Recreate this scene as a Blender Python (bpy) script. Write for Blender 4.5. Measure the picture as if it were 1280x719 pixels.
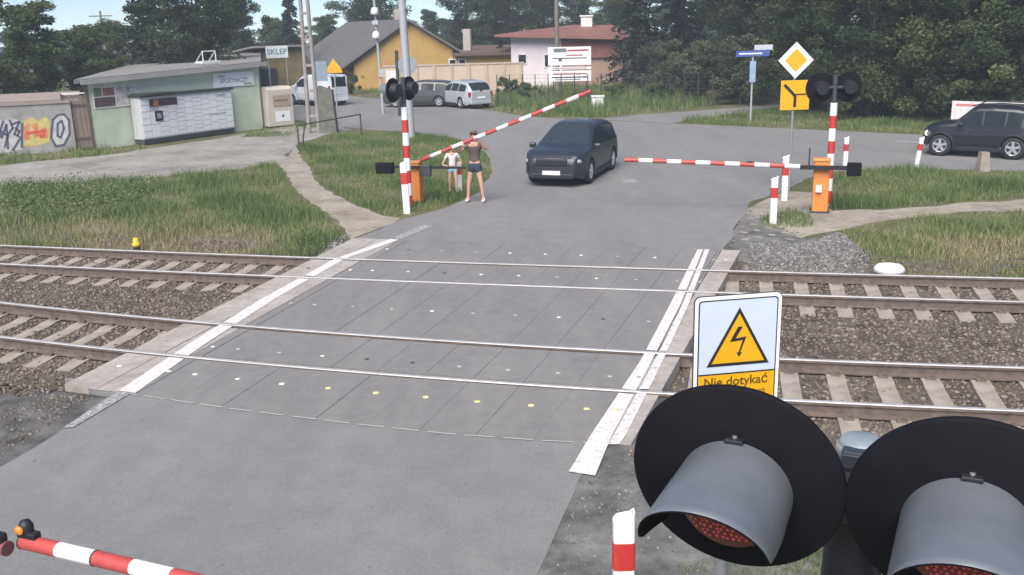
import bpy, bmesh, math, random
import numpy as np
from mathutils import Vector, Matrix
from mathutils.geometry import tessellate_polygon
R = math.radians
random.seed(7); rng = np.random.default_rng(7)
scene = bpy.context.scene
for o in list(bpy.data.objects): bpy.data.objects.remove(o)
COL = scene.collection

# ---------------------------------------------------------------- camera, sky, sun, exposure
FPX, PITCH, ROLL, CAMH = 1204.45, 15.33, -1.562, 4.4958
_p, _r = R(PITCH), R(ROLL)
cF = Vector((0, math.cos(_p), -math.sin(_p)))
_R0 = Vector((1, 0, 0)); _U0 = _R0.cross(cF)
cR = math.cos(_r)*_R0 + math.sin(_r)*_U0
cU = math.cos(_r)*_U0 - math.sin(_r)*_R0
CAM = Vector((0, 0, CAMH))
cam = bpy.data.cameras.new('camera'); camo = bpy.data.objects.new('camera', cam); COL.objects.link(camo)
camo.matrix_world = Matrix(((cR.x, cU.x, -cF.x, 0), (cR.y, cU.y, -cF.y, 0), (cR.z, cU.z, -cF.z, CAMH), (0, 0, 0, 1)))
cam.lens = FPX/1280*36; cam.sensor_width = 36; cam.clip_start = .05; cam.clip_end = 3000
scene.camera = camo
SUN_EL, SUN_AZ = 48, 198            # soft late-afternoon light through thin cloud, from behind the camera
world = bpy.data.worlds.new('World'); scene.world = world; world.use_nodes = True
nt = world.node_tree; nt.nodes.clear()
sky = nt.nodes.new('ShaderNodeTexSky'); sky.sky_type = 'NISHITA'; sky.sun_disc = False
sky.sun_elevation = R(SUN_EL); sky.sun_rotation = R(SUN_AZ); sky.altitude = 2500; sky.air_density = .8; sky.dust_density = .2; sky.ozone_density = 4.0
bg = nt.nodes.new('ShaderNodeBackground'); bg.inputs[1].default_value = .06
wo = nt.nodes.new('ShaderNodeOutputWorld')
nt.links.new(sky.outputs[0], bg.inputs[0]); nt.links.new(bg.outputs[0], wo.inputs[0])
sun = bpy.data.lights.new('sun', 'SUN'); sun.energy = 2.8; sun.angle = R(50); sun.color = (1, .94, .86)
suno = bpy.data.objects.new('sun', sun); COL.objects.link(suno)
_d = Vector((math.sin(R(SUN_AZ))*math.cos(R(SUN_EL)), math.cos(R(SUN_AZ))*math.cos(R(SUN_EL)), math.sin(R(SUN_EL))))
suno.rotation_euler = _d.to_track_quat('Z', 'Y').to_euler()
scene.view_settings.view_transform = 'Standard'; scene.view_settings.look = 'None'
scene.view_settings.gamma = 1; scene.view_settings.exposure = 1.44
scene.view_settings.use_curve_mapping = False

# ---------------------------------------------------------------- layout: photograph pixel -> point in the place
def ray(px, py):
    return cF + cR*((px-640)/FPX) - cU*((py-359.5)/FPX)
def at_depth(px, py, d): return CAM + ray(px, py)*d
def G(px, py, z=0.):
    d = ray(px, py); t = (z-CAMH)/d.z
    return CAM + d*t
def upright(px, py, pyt, pxt=None):
    b = G(px, py); d = ray(px if pxt is None else pxt, pyt)
    t = math.hypot(b.x, b.y)/math.hypot(d.x, d.y)
    return b, CAMH + d.z*t
def on_plane(px, py, P, Q):
    t = Vector((Q.x-P.x, Q.y-P.y, 0)).normalized(); n = Vector((-t.y, t.x, 0))
    d = ray(px, py); k = (P-CAM).dot(n)/d.dot(n); X = CAM + d*k
    return (X-P).dot(t), X.z
def frame(P, Q):
    return (P.x, P.y, 0), math.atan2(Q.y-P.y, Q.x-P.x), math.hypot(Q.x-P.x, Q.y-P.y)

# ---------------------------------------------------------------- materials
MATS = {}
def mat(name, col, rough=.6, metal=0, var=.12, scale=6., bump=0., bscale=40., emit=None, spec=.5, col2=None, coat=0, detail=6):
    if name in MATS: return MATS[name]
    m = bpy.data.materials.new(name); m.use_nodes = True; n = m.node_tree; b = n.nodes['Principled BSDF']
    tc = n.nodes.new('ShaderNodeTexCoord'); no = n.nodes.new('ShaderNodeTexNoise')
    no.inputs['Scale'].default_value = scale; no.inputs['Detail'].default_value = detail; no.inputs['Roughness'].default_value = .6
    n.links.new(tc.outputs['Object'], no.inputs['Vector'])
    rp = n.nodes.new('ShaderNodeValToRGB')
    c1 = [max(0, c*(1-var)) for c in col]; c2 = col2 or [c*(1+var) for c in col]
    rp.color_ramp.elements[0].position = .32; rp.color_ramp.elements[1].position = .68
    rp.color_ramp.elements[0].color = (*c1, 1); rp.color_ramp.elements[1].color = (*c2, 1)
    n.links.new(no.outputs['Fac'], rp.inputs['Fac']); n.links.new(rp.outputs['Color'], b.inputs['Base Color'])
    b.inputs['Roughness'].default_value = rough; b.inputs['Metallic'].default_value = metal
    b.inputs['Specular IOR Level'].default_value = spec; b.inputs['Coat Weight'].default_value = coat
    if bump:
        n2 = n.nodes.new('ShaderNodeTexNoise'); n2.inputs['Scale'].default_value = bscale; n2.inputs['Detail'].default_value = 4
        n.links.new(tc.outputs['Object'], n2.inputs['Vector'])
        bp = n.nodes.new('ShaderNodeBump'); bp.inputs['Strength'].default_value = bump; bp.inputs['Distance'].default_value = .02
        n.links.new(n2.outputs['Fac'], bp.inputs['Height']); n.links.new(bp.outputs['Normal'], b.inputs['Normal'])
    if emit:
        b.inputs['Emission Color'].default_value = (*emit[:3], 1); b.inputs['Emission Strength'].default_value = emit[3]
    MATS[name] = m; return m

def layered(name, stops, scales, rough=.9, bump=.4, bscale=60., stretch=None, distort=0, specks=0):
    """ground-type material: three noise sizes multiplied into one worn surface"""
    m = bpy.data.materials.new(name); m.use_nodes = True; n = m.node_tree; b = n.nodes['Principled BSDF']
    tc = n.nodes.new('ShaderNodeTexCoord'); mp = n.nodes.new('ShaderNodeMapping')
    n.links.new(tc.outputs['Object'], mp.inputs['Vector'])
    if stretch: mp.inputs['Rotation'].default_value = (0, 0, stretch[0]); mp.inputs['Scale'].default_value = (stretch[1], stretch[2], 1)
    def noise(s, det=5, vec=None):
        t = n.nodes.new('ShaderNodeTexNoise'); t.inputs['Scale'].default_value = s; t.inputs['Detail'].default_value = det
        t.inputs['Roughness'].default_value = .62; t.inputs['Distortion'].default_value = distort
        n.links.new(vec or mp.outputs['Vector'], t.inputs['Vector']); return t.outputs['Fac']
    def ramp(f, cs, lo=.35, hi=.65):
        r = n.nodes.new('ShaderNodeValToRGB'); e = r.color_ramp.elements
        e[0].position, e[1].position = lo, hi; e[0].color = (*cs[0], 1); e[1].color = (*cs[-1], 1)
        for k, c in enumerate(cs[1:-1]):
            x = e.new(lo+(hi-lo)*(k+1)/(len(cs)-1)); x.color = (*c, 1)
        n.links.new(f, r.inputs['Fac']); return r.outputs['Color']
    c = ramp(noise(scales[0]), stops)
    for s, k in ((scales[1], .22 if rough > .86 else .09), (scales[2], .3 if rough > .86 else .2)):
        mx = n.nodes.new('ShaderNodeMix'); mx.data_type = 'RGBA'; mx.blend_type = 'MULTIPLY'; mx.inputs[0].default_value = 1
        n.links.new(c, mx.inputs[6]); n.links.new(ramp(noise(s, 4, tc.outputs['Object']), [(1-k,)*3, (1+k*.6,)*3], .3, .7), mx.inputs[7]); c = mx.outputs[2]
    if specks:
        for sc_, lo_, dk in ((11, .66, .80), (48, .64, .84), (2.1, .60, .93)):
            mx = n.nodes.new('ShaderNodeMix'); mx.data_type = 'RGBA'; mx.blend_type = 'MULTIPLY'; mx.inputs[0].default_value = 1
            n.links.new(c, mx.inputs[6]); n.links.new(ramp(noise(sc_, 3, tc.outputs['Object']), [(1, 1, 1), (dk, dk, dk)], lo_, lo_+.05), mx.inputs[7]); c = mx.outputs[2]
    n.links.new(c, b.inputs['Base Color']); b.inputs['Roughness'].default_value = rough; b.inputs['Specular IOR Level'].default_value = .3
    if bump:
        bp = n.nodes.new('ShaderNodeBump'); bp.inputs['Strength'].default_value = bump; bp.inputs['Distance'].default_value = .015
        n.links.new(noise(bscale, 4, tc.outputs['Object']), bp.inputs['Height']); n.links.new(bp.outputs['Normal'], b.inputs['Normal'])
    MATS[name] = m; return m

def tinted(name, cols, trans=.25, rough=.6, attr='tint'):
    """leaf, blade or stone material: every clump has its own tint, held in a mesh attribute"""
    m = bpy.data.materials.new(name); m.use_nodes = True; n = m.node_tree; b = n.nodes['Principled BSDF']
    at = n.nodes.new('ShaderNodeAttribute'); at.attribute_name = attr
    r = n.nodes.new('ShaderNodeValToRGB'); e = r.color_ramp.elements
    e[0].color = (*cols[0], 1); e[1].color = (*cols[-1], 1)
    for k, c in enumerate(cols[1:-1]):
        x = e.new((k+1)/(len(cols)-1)); x.color = (*c, 1)
    n.links.new(at.outputs['Fac'], r.inputs['Fac']); n.links.new(r.outputs['Color'], b.inputs['Base Color'])
    b.inputs['Roughness'].default_value = rough; b.inputs['Specular IOR Level'].default_value = .25
    if trans:
        tr = n.nodes.new('ShaderNodeBsdfTranslucent'); mx = n.nodes.new('ShaderNodeMixShader'); mx.inputs[0].default_value = trans
        n.links.new(r.outputs['Color'], tr.inputs['Color']); n.links.new(b.outputs[0], mx.inputs[1]); n.links.new(tr.outputs[0], mx.inputs[2])
        n.links.new(mx.outputs[0], n.nodes['Material Output'].inputs['Surface'])
    MATS[name] = m; return m

ASPH = layered('asphalt', [(.186, .182, .182), (.200, .196, .195), (.214, .209, .207)], (.5, 2.2, 60), rough=.85, bump=.25, bscale=180, stretch=(R(18), 1.6, .35), specks=1)
DECKM = layered('crossing_panel_rubber', [(.180, .174, .172), (.198, .191, .188), (.214, .207, .202)], (.8, 5, 140), rough=.8, bump=.15, bscale=120, stretch=(R(18), 1.8, .4), specks=1)
CONC = layered('old_concrete', [(.31, .275, .25), (.36, .325, .30), (.40, .365, .34)], (1.1, 6, 120), rough=.9, bump=.2, bscale=90)
YARD = layered('pale_gravel_dust', [(.20, .188, .17), (.27, .255, .235), (.32, .305, .28)], (.5, 3, 60), bump=.5, bscale=50)
PATHM = layered('trodden_dirt', [(.22, .19, .155), (.30, .265, .22), (.35, .315, .27)], (.9, 5, 70), bump=.5, bscale=50)
DUST = layered('dusty_shoulder', [(.085, .083, .08), (.145, .142, .136), (.215, .21, .2)], (1.5, 7, 90), bump=.6, bscale=70)
SOIL = layered('soil', [(.075, .085, .035), (.115, .112, .055), (.17, .145, .09)], (.5, 3, 40), bump=.6, bscale=30)
WORN = None
def worn_paint(name='worn_white_paint', amount=.5, white=(.60, .575, .565), under=(.30, .275, .26)):
    m = bpy.data.materials.new(name); m.use_nodes = True; n = m.node_tree; b = n.nodes['Principled BSDF']
    tc = n.nodes.new('ShaderNodeTexCoord'); a = n.nodes.new('ShaderNodeTexNoise'); a.inputs['Scale'].default_value = 13; a.inputs['Detail'].default_value = 10; a.inputs['Roughness'].default_value = .75
    n.links.new(tc.outputs['Object'], a.inputs['Vector'])
    r = n.nodes.new('ShaderNodeValToRGB'); r.color_ramp.elements[0].position = amount-.07; r.color_ramp.elements[1].position = amount+.07
    r.color_ramp.elements[0].color = (*under, 1); r.color_ramp.elements[1].color = (*white, 1)
    n.links.new(a.outputs['Fac'], r.inputs['Fac']); n.links.new(r.outputs['Color'], b.inputs['Base Color']); b.inputs['Roughness'].default_value = .7
    MATS[name] = m; return m
PAINT = worn_paint('worn_white_paint', .40)
FAINT = worn_paint('faded_white_paint', .53, (.42, .42, .42), (.18, .18, .18))
WHITE = mat('white_paint', (.74, .73, .74), .45, var=.06, scale=14)
DIRTYW = mat('grubby_white', (.60, .59, .57), .6, var=.15, scale=5)
RED = mat('red_paint', (.46, .035, .03), .45, var=.12, scale=12)
REDW = mat('weathered_red', (.40, .06, .055), .5, var=.15, scale=9)
ORANGE = mat('orange_enamel', (.60, .205, .04), .5, var=.12, scale=5)
BLACK = mat('black_plastic', (.012, .012, .016), .55, var=.25, scale=8)
BLACKD = mat('matt_black_sheet', (.005, .005, .008), .8, var=.3, scale=7, spec=.18)
DGREY = mat('dark_grey_metal', (.055, .057, .062), .5, metal=.3)
GALV = mat('galvanised_steel', (.42, .44, .47), .45, metal=.7, var=.12, scale=11)
GREYP = mat('grey_painted_steel', (.36, .375, .39), .55, metal=.15, var=.1)
HOOD = mat('grey_signal_hood', (.125, .138, .158), .42, metal=.0, var=.12, scale=5, bump=.03, bscale=200)
YELLOW = mat('sign_yellow', (.74, .36, .012), .45, var=.06)
AMBER = mat('amber_lens', (.75, .2, .02), .25, emit=(1, .35, .08, .08))
STEEL = mat('rail_head_steel', (.60, .585, .575), .48, metal=.55, var=.12, scale=3)
RUST = mat('rail_rust', (.115, .088, .075), .75, var=.3, scale=9, bump=.2, bscale=60)
SLEEP = mat('sleeper_concrete', (.275, .24, .205), .9, var=.2, scale=5, bump=.3, bscale=50)
GLASS = mat('car_glass', (.02, .025, .03), .12, var=.1, spec=.14)
TYRE = mat('tyre_rubber', (.018, .018, .019), .85)
ALLOY = mat('alloy_rim', (.55, .56, .58), .35, metal=.7)
WOOD = mat('weathered_wood', (.17, .145, .12), .85, var=.25, scale=7)
BARK = mat('bark', (.075, .062, .05), .95, var=.35, scale=8, bump=.6, bscale=20)
SKIN = mat('skin', (.50, .30, .22), .55, var=.05)

# ---------------------------------------------------------------- mesh collector
class MB:
    def __init__(s): s.v = []; s.f = []; s.m = []; s.smooth = []
    def add(s, vs, fs, m=0, sm=False):
        o = len(s.v); s.v += [tuple(x) for x in vs]
        for f in fs: s.f.append(tuple(i+o for i in f)); s.m.append(m); s.smooth.append(sm)
        return s
    def box(s, c, d, m=0, rz=0, bev=0, M=None):
        x, y, z = d[0]/2, d[1]/2, d[2]/2
        if bev:
            bm = bmesh.new(); bmesh.ops.create_cube(bm, size=1); bmesh.ops.scale(bm, vec=d, verts=bm.verts)
            bmesh.ops.bevel(bm, geom=bm.edges[:], offset=bev, segments=2, profile=.5, affect='EDGES')
            bm.verts.index_update(); vs = [v.co.copy() for v in bm.verts]; fs = [[v.index for v in f.verts] for f in bm.faces]; bm.free()
        else:
            vs = [Vector(p) for p in ((-x,-y,-z),(x,-y,-z),(x,y,-z),(-x,y,-z),(-x,-y,z),(x,-y,z),(x,y,z),(-x,y,z))]
            fs = [(0,3,2,1),(4,5,6,7),(0,1,5,4),(1,2,6,5),(2,3,7,6),(3,0,4,7)]
        if M is not None: vs = [M @ v for v in vs]
        elif rz: vs = [Matrix.Rotation(rz, 3, 'Z') @ v for v in vs]
        return s.add([v+Vector(c) for v in vs], fs, m)
    def cyl(s, a, b, r, r2=None, n=12, m=0, cap=True, sm=True):
        a, b = Vector(a), Vector(b); r2 = r if r2 is None else r2
        q = (b-a).normalized(); u = q.orthogonal().normalized(); w = q.cross(u)
        vs = []
        for P, rr in ((a, r), (b, r2)):
            for k in range(n):
                t = 2*math.pi*k/n; vs.append(P + (u*math.cos(t)+w*math.sin(t))*rr)
        s.add(vs, [(k, (k+1) % n, n+(k+1) % n, n+k) for k in range(n)], m, sm)
        if cap: s.add(vs[:n], [tuple(range(n-1, -1, -1))], m); s.add(vs[n:], [tuple(range(n))], m)
        return s
    def tube(s, pts, r, n=8, m=0):
        pts = [Vector(p) for p in pts]; rr = r if isinstance(r, (list, tuple)) else [r]*len(pts)
        vs = []; u = None
        for i, p in enumerate(pts):
            q = (pts[min(i+1, len(pts)-1)] - pts[max(i-1, 0)]).normalized()
            u = q.orthogonal().normalized() if u is None else (u - q*u.dot(q)).normalized()
            w = q.cross(u)
            for k in range(n):
                t = 2*math.pi*k/n; vs.append(p+(u*math.cos(t)+w*math.sin(t))*rr[i])
        fs = [(i*n+k, i*n+(k+1) % n, (i+1)*n+(k+1) % n, (i+1)*n+k) for i in range(len(pts)-1) for k in range(n)]
        s.add(vs, fs, m, True); s.add(vs[:n], [tuple(range(n-1, -1, -1))], m); s.add(vs[-n:], [tuple(range(n))], m)
        return s
    def lathe(s, prof, n=24, c=(0, 0, 0), m=0, M=None):
        vs = []
        for r, z in prof:
            for k in range(n):
                t = 2*math.pi*k/n; v = Vector((r*math.cos(t), r*math.sin(t), z))
                vs.append((M @ v if M is not None else v)+Vector(c))
        fs = [(i*n+k, i*n+(k+1) % n, (i+1)*n+(k+1) % n, (i+1)*n+k) for i in range(len(prof)-1) for k in range(n)]
        return s.add(vs, fs, m, True)
    def prism(s, poly, y0, y1, m=0, M=None, c=(0, 0, 0)):
        """polygon in x,z pushed from y0 to y1"""
        n = len(poly); vs = [Vector((p[0], y0, p[1])) for p in poly]+[Vector((p[0], y1, p[1])) for p in poly]
        if M is not None: vs = [M @ v for v in vs]
        vs = [v+Vector(c) for v in vs]
        tri = tessellate_polygon([[Vector((p[0], p[1], 0)) for p in poly]])
        fs = [tuple(t) for t in tri]+[tuple(i+n for i in t[::-1]) for t in tri]+[(i, (i+1) % n, n+(i+1) % n, n+i) for i in range(n)]
        return s.add(vs, fs, m)
    def build(s, name, mats, parent=None, loc=None, rotz=None):
        me = bpy.data.meshes.new(name); me.from_pydata([tuple(v) for v in s.v], [], s.f)
        for m in (mats if isinstance(mats, (list, tuple)) else [mats]): me.materials.append(m)
        me.polygons.foreach_set('material_index', s.m); me.polygons.foreach_set('use_smooth', s.smooth)
        bm = bmesh.new(); bm.from_mesh(me); bmesh.ops.recalc_face_normals(bm, faces=bm.faces); bm.to_mesh(me); bm.free()
        o = bpy.data.objects.new(name, me); COL.objects.link(o)
        if parent: o.parent = parent
        if loc is not None: o.location = loc
        if rotz is not None: o.rotation_euler.z = rotz
        return o
def quick(name, V, F, material, attr=None, smooth=False):
    """numpy vertices (n,3) and faces (m,k) to one mesh object"""
    me = bpy.data.meshes.new(name); k = F.shape[1]
    me.vertices.add(len(V)); me.vertices.foreach_set('co', V.astype(np.float32).ravel())
    me.loops.add(F.size); me.loops.foreach_set('vertex_index', F.astype(np.int32).ravel())
    me.polygons.add(len(F)); me.polygons.foreach_set('loop_start', np.arange(0, F.size, k, dtype=np.int32))
    me.polygons.foreach_set('loop_total', np.full(len(F), k, dtype=np.int32))
    if smooth: me.polygons.foreach_set('use_smooth', np.ones(len(F), dtype=bool))
    if attr is not None:
        a = me.attributes.new('tint', 'FLOAT', 'FACE'); a.data.foreach_set('value', attr.astype(np.float32))
    me.materials.append(material); me.update(); me.validate()
    return me
def link(name, me, parent=None):
    o = bpy.data.objects.new(name, me); COL.objects.link(o)
    if parent: o.parent = parent
    return o
def tag(o, label, cat, group=None):
    o['label'] = label; o['category'] = cat
    if group: o['group'] = group
    return o
def thing(name, label, cat, loc=(0, 0, 0), rotz=0, group=None):
    o = bpy.data.objects.new(name, None); COL.objects.link(o); o.empty_display_size = .2
    o.location = loc; o.rotation_euler.z = rotz
    return tag(o, label, cat, group)
def kind(o, k): o['kind'] = k; return o
def copy_tree(o, parent=None):
    c = o.copy(); COL.objects.link(c)
    if parent: c.parent = parent
    for ch in o.children: copy_tree(ch, c)
    return c
def dup(o, loc, rotz, label, sc=None):
    c = copy_tree(o); c.location = loc; c.rotation_euler.z = rotz; c['label'] = label
    if sc: c.scale = (sc, sc, sc)
    return c
def text(body, size, loc, rot, material, parent, align='CENTER', ext=.001, sx=1., name='lettering'):
    cu = bpy.data.curves.new(name, 'FONT'); cu.body = body; cu.size = size; cu.align_x = align; cu.align_y = 'CENTER'; cu.extrude = ext
    cu.resolution_u = 3; cu.offset = size*.012; cu.materials.append(material)
    t = bpy.data.objects.new(name, cu); COL.objects.link(t); dg = bpy.context.evaluated_depsgraph_get()
    me = bpy.data.meshes.new_from_object(t.evaluated_get(dg)); bpy.data.objects.remove(t)
    o = bpy.data.objects.new(name, me); COL.objects.link(o); o.parent = parent; o.location = loc; o.rotation_euler = rot; o.scale.x = sx
    return o
FRONT = (R(90), 0, 0)      # lettering that faces local -y

# ---------------------------------------------------------------- rails and ground shape
TH = R(12.942); TN = Vector((math.sin(TH), math.cos(TH), 0)); TD = Vector((math.cos(TH), -math.sin(TH), 0))
D0, GAP = 11.3459, 3.2515
RAILS = {'D': (0., .0068), 'C': (1.5, .0068), 'B': (1.5+GAP, .0018), 'A': (3+GAP, .0018)}
def bend(c, t):
    T = np.clip(t, -15, 15); return c*T*T + 2*c*T*(t-T)
def rail_pt(off, c, t, z=0):
    t0 = float(t); n = D0+off+float(bend(c, t0))
    return Vector((TN.x*n+TD.x*t0, TN.y*n+TD.y*t0, z))
def smooth(a, b, x):
    t = np.clip((x-a)/(b-a), 0, 1); return t*t*(3-2*t)
def corridor(x, y):
    n = x*TN.x+y*TN.y-D0; t = x*TD.x+y*TD.y
    return n-bend(.0068, t), n-bend(.0018, t)-4.75-1.5+1.5
def hsh(x, y):
    return (np.sin(x*1.7+y*.9)+np.sin(x*.63-y*1.31+2)+np.sin(x*3.1+y*2.3+1)*.5)/2.5
def gz(x, y):
    a, b = corridor(x, y)
    w = smooth(-1.65, -1.1, a)*(1-smooth(2.3, 3.1, b))
    return -.022 - .178*w + .0*x
GN = 160
xs = np.concatenate([[-320, -200, -140, -90], np.arange(-60, 60.1, .4), [90, 140, 200, 320]])
ys = np.concatenate([[-100, -60, -20, -6], np.arange(0, 34, .2), np.arange(34, 130, 1.), [160, 220, 330]])
X, Y = np.meshgrid(xs, ys); Z = gz(X, Y)
V = np.stack([X.ravel(), Y.ravel(), Z.ravel()], 1); nx, ny = len(xs), len(ys)
ii, jj = np.meshgrid(np.arange(nx-1), np.arange(ny-1)); q = (jj*nx+ii).ravel()
kind(link('ground', quick('ground', V, np.stack([q, q+1, q+nx+1, q+nx], 1), SOIL, smooth=True)), 'structure')

def sheet(name, pix, z, material, wob=.06, skirt=.3, step=.35, world=None, seed=0):
    pts = world or [G(*p) for p in pix]
    out = []
    for i, p in enumerate(pts):
        q = pts[(i+1) % len(pts)]; n = max(1, int((q-p).length/step)); t = (q-p).normalized(); nn = Vector((-t.y, t.x, 0))
        for k in range(n):
            s = p+(q-p)*(k/n); w = wob*(math.sin(s.x*2.3+s.y*1.7+seed)+.7*math.sin(s.x*5.1-s.y*4.3+seed*2)+.5*random.uniform(-1, 1)) if wob else 0
            s = s+nn*w; out.append((s.x, s.y, z))
    tri = tessellate_polygon([[Vector((a, b, 0)) for a, b, c in out]]); n = len(out)
    mb = MB(); mb.add(out, [tuple(t) for t in tri])
    if skirt: mb.add(out+[(a, b, c-skirt) for a, b, c in out], [(i, (i+1) % n, n+(i+1) % n, n+i) for i in range(n)])
    return kind(mb.build(name, material), 'structure')
sheet('road', [(80, 472), (160, 476), (300, 494), (430, 508), (560, 522), (700, 532), (755, 540), (725, 600), (669, 719), (560, 980), (-700, 1300), (-900, 1000), (-300, 760), (-30, 600), (70, 541), (140, 492)], -.009, ASPH, .02)
sheet('road', [(440, 299), (505, 274), (562, 258), (600, 240), (616, 212), (608, 190), (575, 174), (520, 166), (440, 160), (370, 150), (330, 141), (200, 128), (330, 112), (420, 118), (500, 127), (620, 139), (660, 146), (760, 151), (880, 156), (1100, 166), (1290, 174), (1600, 190), (1600, 245), (1290, 214), (1130, 209), (1050, 213), (1005, 224), (985, 236), (940, 252), (918, 285), (905, 314), (720, 307), (560, 301)], -.004, ASPH, .03)
sheet('side_road', [(745, 149), (800, 143), (860, 139), (925, 134), (1010, 128), (1015, 131), (935, 139), (880, 147), (840, 153.5)], -.012, ASPH, .03)
sheet('yard', [(-400, 250), (-150, 225), (0, 206), (120, 195), (185, 186), (335, 163), (375, 152), (425, 158), (440, 162), (400, 170), (368, 182), (352, 205), (250, 216), (150, 224), (0, 234), (-400, 275)], -.010, YARD, .12)
sheet('path', [(350, 203), (368, 184), (378, 196), (390, 218), (410, 238), (440, 256), (478, 270), (500, 272), (470, 288), (440, 298), (425, 280), (400, 262), (375, 240), (352, 214)], -.013, PATHM, .06)
sheet('path', [(915, 300), (925, 268), (945, 252), (990, 238), (1015, 240), (1040, 262), (1100, 262), (1200, 254), (1400, 240), (1400, 262), (1220, 263), (1110, 274), (1060, 284), (1000, 298), (960, 303)], -.013, PATHM, .06)
sheet('shoulder', [(748, 556), (792, 553), (900, 565), (1100, 590), (1300, 620), (1500, 900), (1300, 1200), (540, 980), (652, 719), (712, 600)], -.014, DUST, .03)

# crossing deck: rows of panels between the rails, joints left open
DL0, DL1 = G(80, 480), G(441, 297.5); DR0, DR1 = G(791, 553), G(926, 313)
_ne = [G(*p) for p in ((80, 480), (160, 490.5), (300, 511), (430, 527), (560, 541), (674, 549), (791, 555))]
NEARX, NEARY = [p.x for p in _ne], [p.y for p in _ne]
def deck_line(u): return DL0+(DR0-DL0)*u, DL1+(DR1-DL1)*u
def deck_pt(u, rail, delta):
    a, b = deck_line(u)
    if rail == 'near':
        lo, hi = -.3, .4
        for _ in range(40):
            k = (lo+hi)/2; P = a+(b-a)*k
            if P.y > np.interp(P.x, NEARX, NEARY): hi = k
            else: lo = k
        return a+(b-a)*((lo+hi)/2)
    if rail == 'far': return b.copy()
    off, c = RAILS[rail]; lo, hi = -.1, 1.1
    for _ in range(40):
        k = (lo+hi)/2; P = a+(b-a)*k; v = P.x*TN.x+P.y*TN.y-D0-off-float(bend(c, P.x*TD.x+P.y*TD.y))-delta
        if v > 0: hi = k
        else: lo = k
    return a+(b-a)*((lo+hi)/2)
def u_at(px, py):
    P = G(px, py); lo, hi = -.3, 1.3
    for _ in range(40):
        u = (lo+hi)/2; a, b = deck_line(u); s = (b-a).cross(P-a).z
        if s < 0: lo = u
        else: hi = u
    return (lo+hi)/2
uLW, uRW = u_at(165, 490), u_at(752, 545)
joints = [0, uLW*.5, uLW-.012] + list(np.linspace(uLW+.012, uRW-.004, 10)) + [uRW+.004, 1]
rows = [('near', 0, 'D', -.07), ('D', .125, 'C', -.125), ('C', .05, 'B', -.05), ('B', .115, 'A', -.115), ('A', .05, 'far', 0)]
STUDW = mat('white_plug', (.55, .54, .49), .6); STUDD = mat('dark_plug', (.05, .05, .05), .8)
STUDF = mat('dusty_plug', (.29, .283, .275), .8); STUDY = mat('yellow_plug', (.62, .55, .26), .6)
rnames = ['row of flush crossing panels nearest the camera', 'row of crossing panels between the two rails of the near track', 'row of crossing panels between the two tracks',
          'row of crossing panels between the two rails of the far track', 'row of crossing panels beyond the far track']
for ri, (r0, d0_, r1, d1_) in enumerate(rows):
    mb = MB()
    for k in range(len(joints)-1):
        g = (.00028 if k % 3 else .00045) if 2 < k < 12 else .001
        u0, u1 = joints[k]+g, joints[k+1]-g
        cm = 1 if (k < 2 or k == len(joints)-2) else 0
        N = 4; top = []
        zt = random.uniform(-.004, .002)
        for rr, dd in ((r0, d0_), (r1, d1_)):
            for i in range(N+1):
                P = deck_pt(u0+(u1-u0)*i/N, rr, dd); top.append((P.x, P.y, zt))
        n = N+1
        bot = [(a, b, -.19) for a, b, c in top]
        fs = [(i, i+1, n+i+1, n+i) for i in range(N)]
        ring = list(range(n))+list(range(2*n-1, n-1, -1))
        fs += [(ring[i], ring[(i+1) % len(ring)], 2*n+ring[(i+1) % len(ring)], 2*n+ring[i]) for i in range(len(ring))]
        mb.add(top+bot, fs, cm)
    deck = kind(mb.build('crossing_deck', [DECKM, CONC]), 'structure'); deck['label'] = rnames[ri]
    for k in range(len(joints)-1):
        if k in (1,): continue
        um = (joints[k]+joints[k+1])/2
        a = deck_pt(um, r0, d0_); b = deck_pt(um, r1, d1_)
        fr = {0: .62, 1: .3, 2: .45, 3: .45, 4: .5}[ri]; P = a+(b-a)*fr
        x = random.random()
        if ri == 0: sm = STUDW if k < 6 else STUDY
        elif ri == 2: sm = STUDD if x < .15 else (STUDW if x > .75 else STUDF)
        else: sm = STUDD if x < .1 else (STUDW if x > .65 else STUDF)
        s = MB(); s.lathe([(0, .0035), (.032 if ri else .036, .003), (.037 if ri else .042, -.006)], 10)
        s.build('plug', sm, deck, (P.x, P.y, .003))
# dark seam and thin pale lip where the deck meets the asphalt
lip = MB()
for k in range(16):
    u0, u1 = .06+k*.058, .06+k*.058+.045
    a = deck_pt(u0, 'near', 0); b = deck_pt(u1, 'near', 0); t = (b-a).normalized(); nn = Vector((-t.y, t.x, 0))*.012
    a = a-nn*2.4; b = b-nn*2.4
    lip.add([(a-nn).to_tuple()[:2]+(.001,), (b-nn).to_tuple()[:2]+(.001,), (b+nn).to_tuple()[:2]+(.001,), (a+nn).to_tuple()[:2]+(.001,)], [(0, 1, 2, 3)])
kind(lip.build('kerb_strip', mat('pale_seam', (.36, .35, .34), .8)), 'structure')

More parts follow.
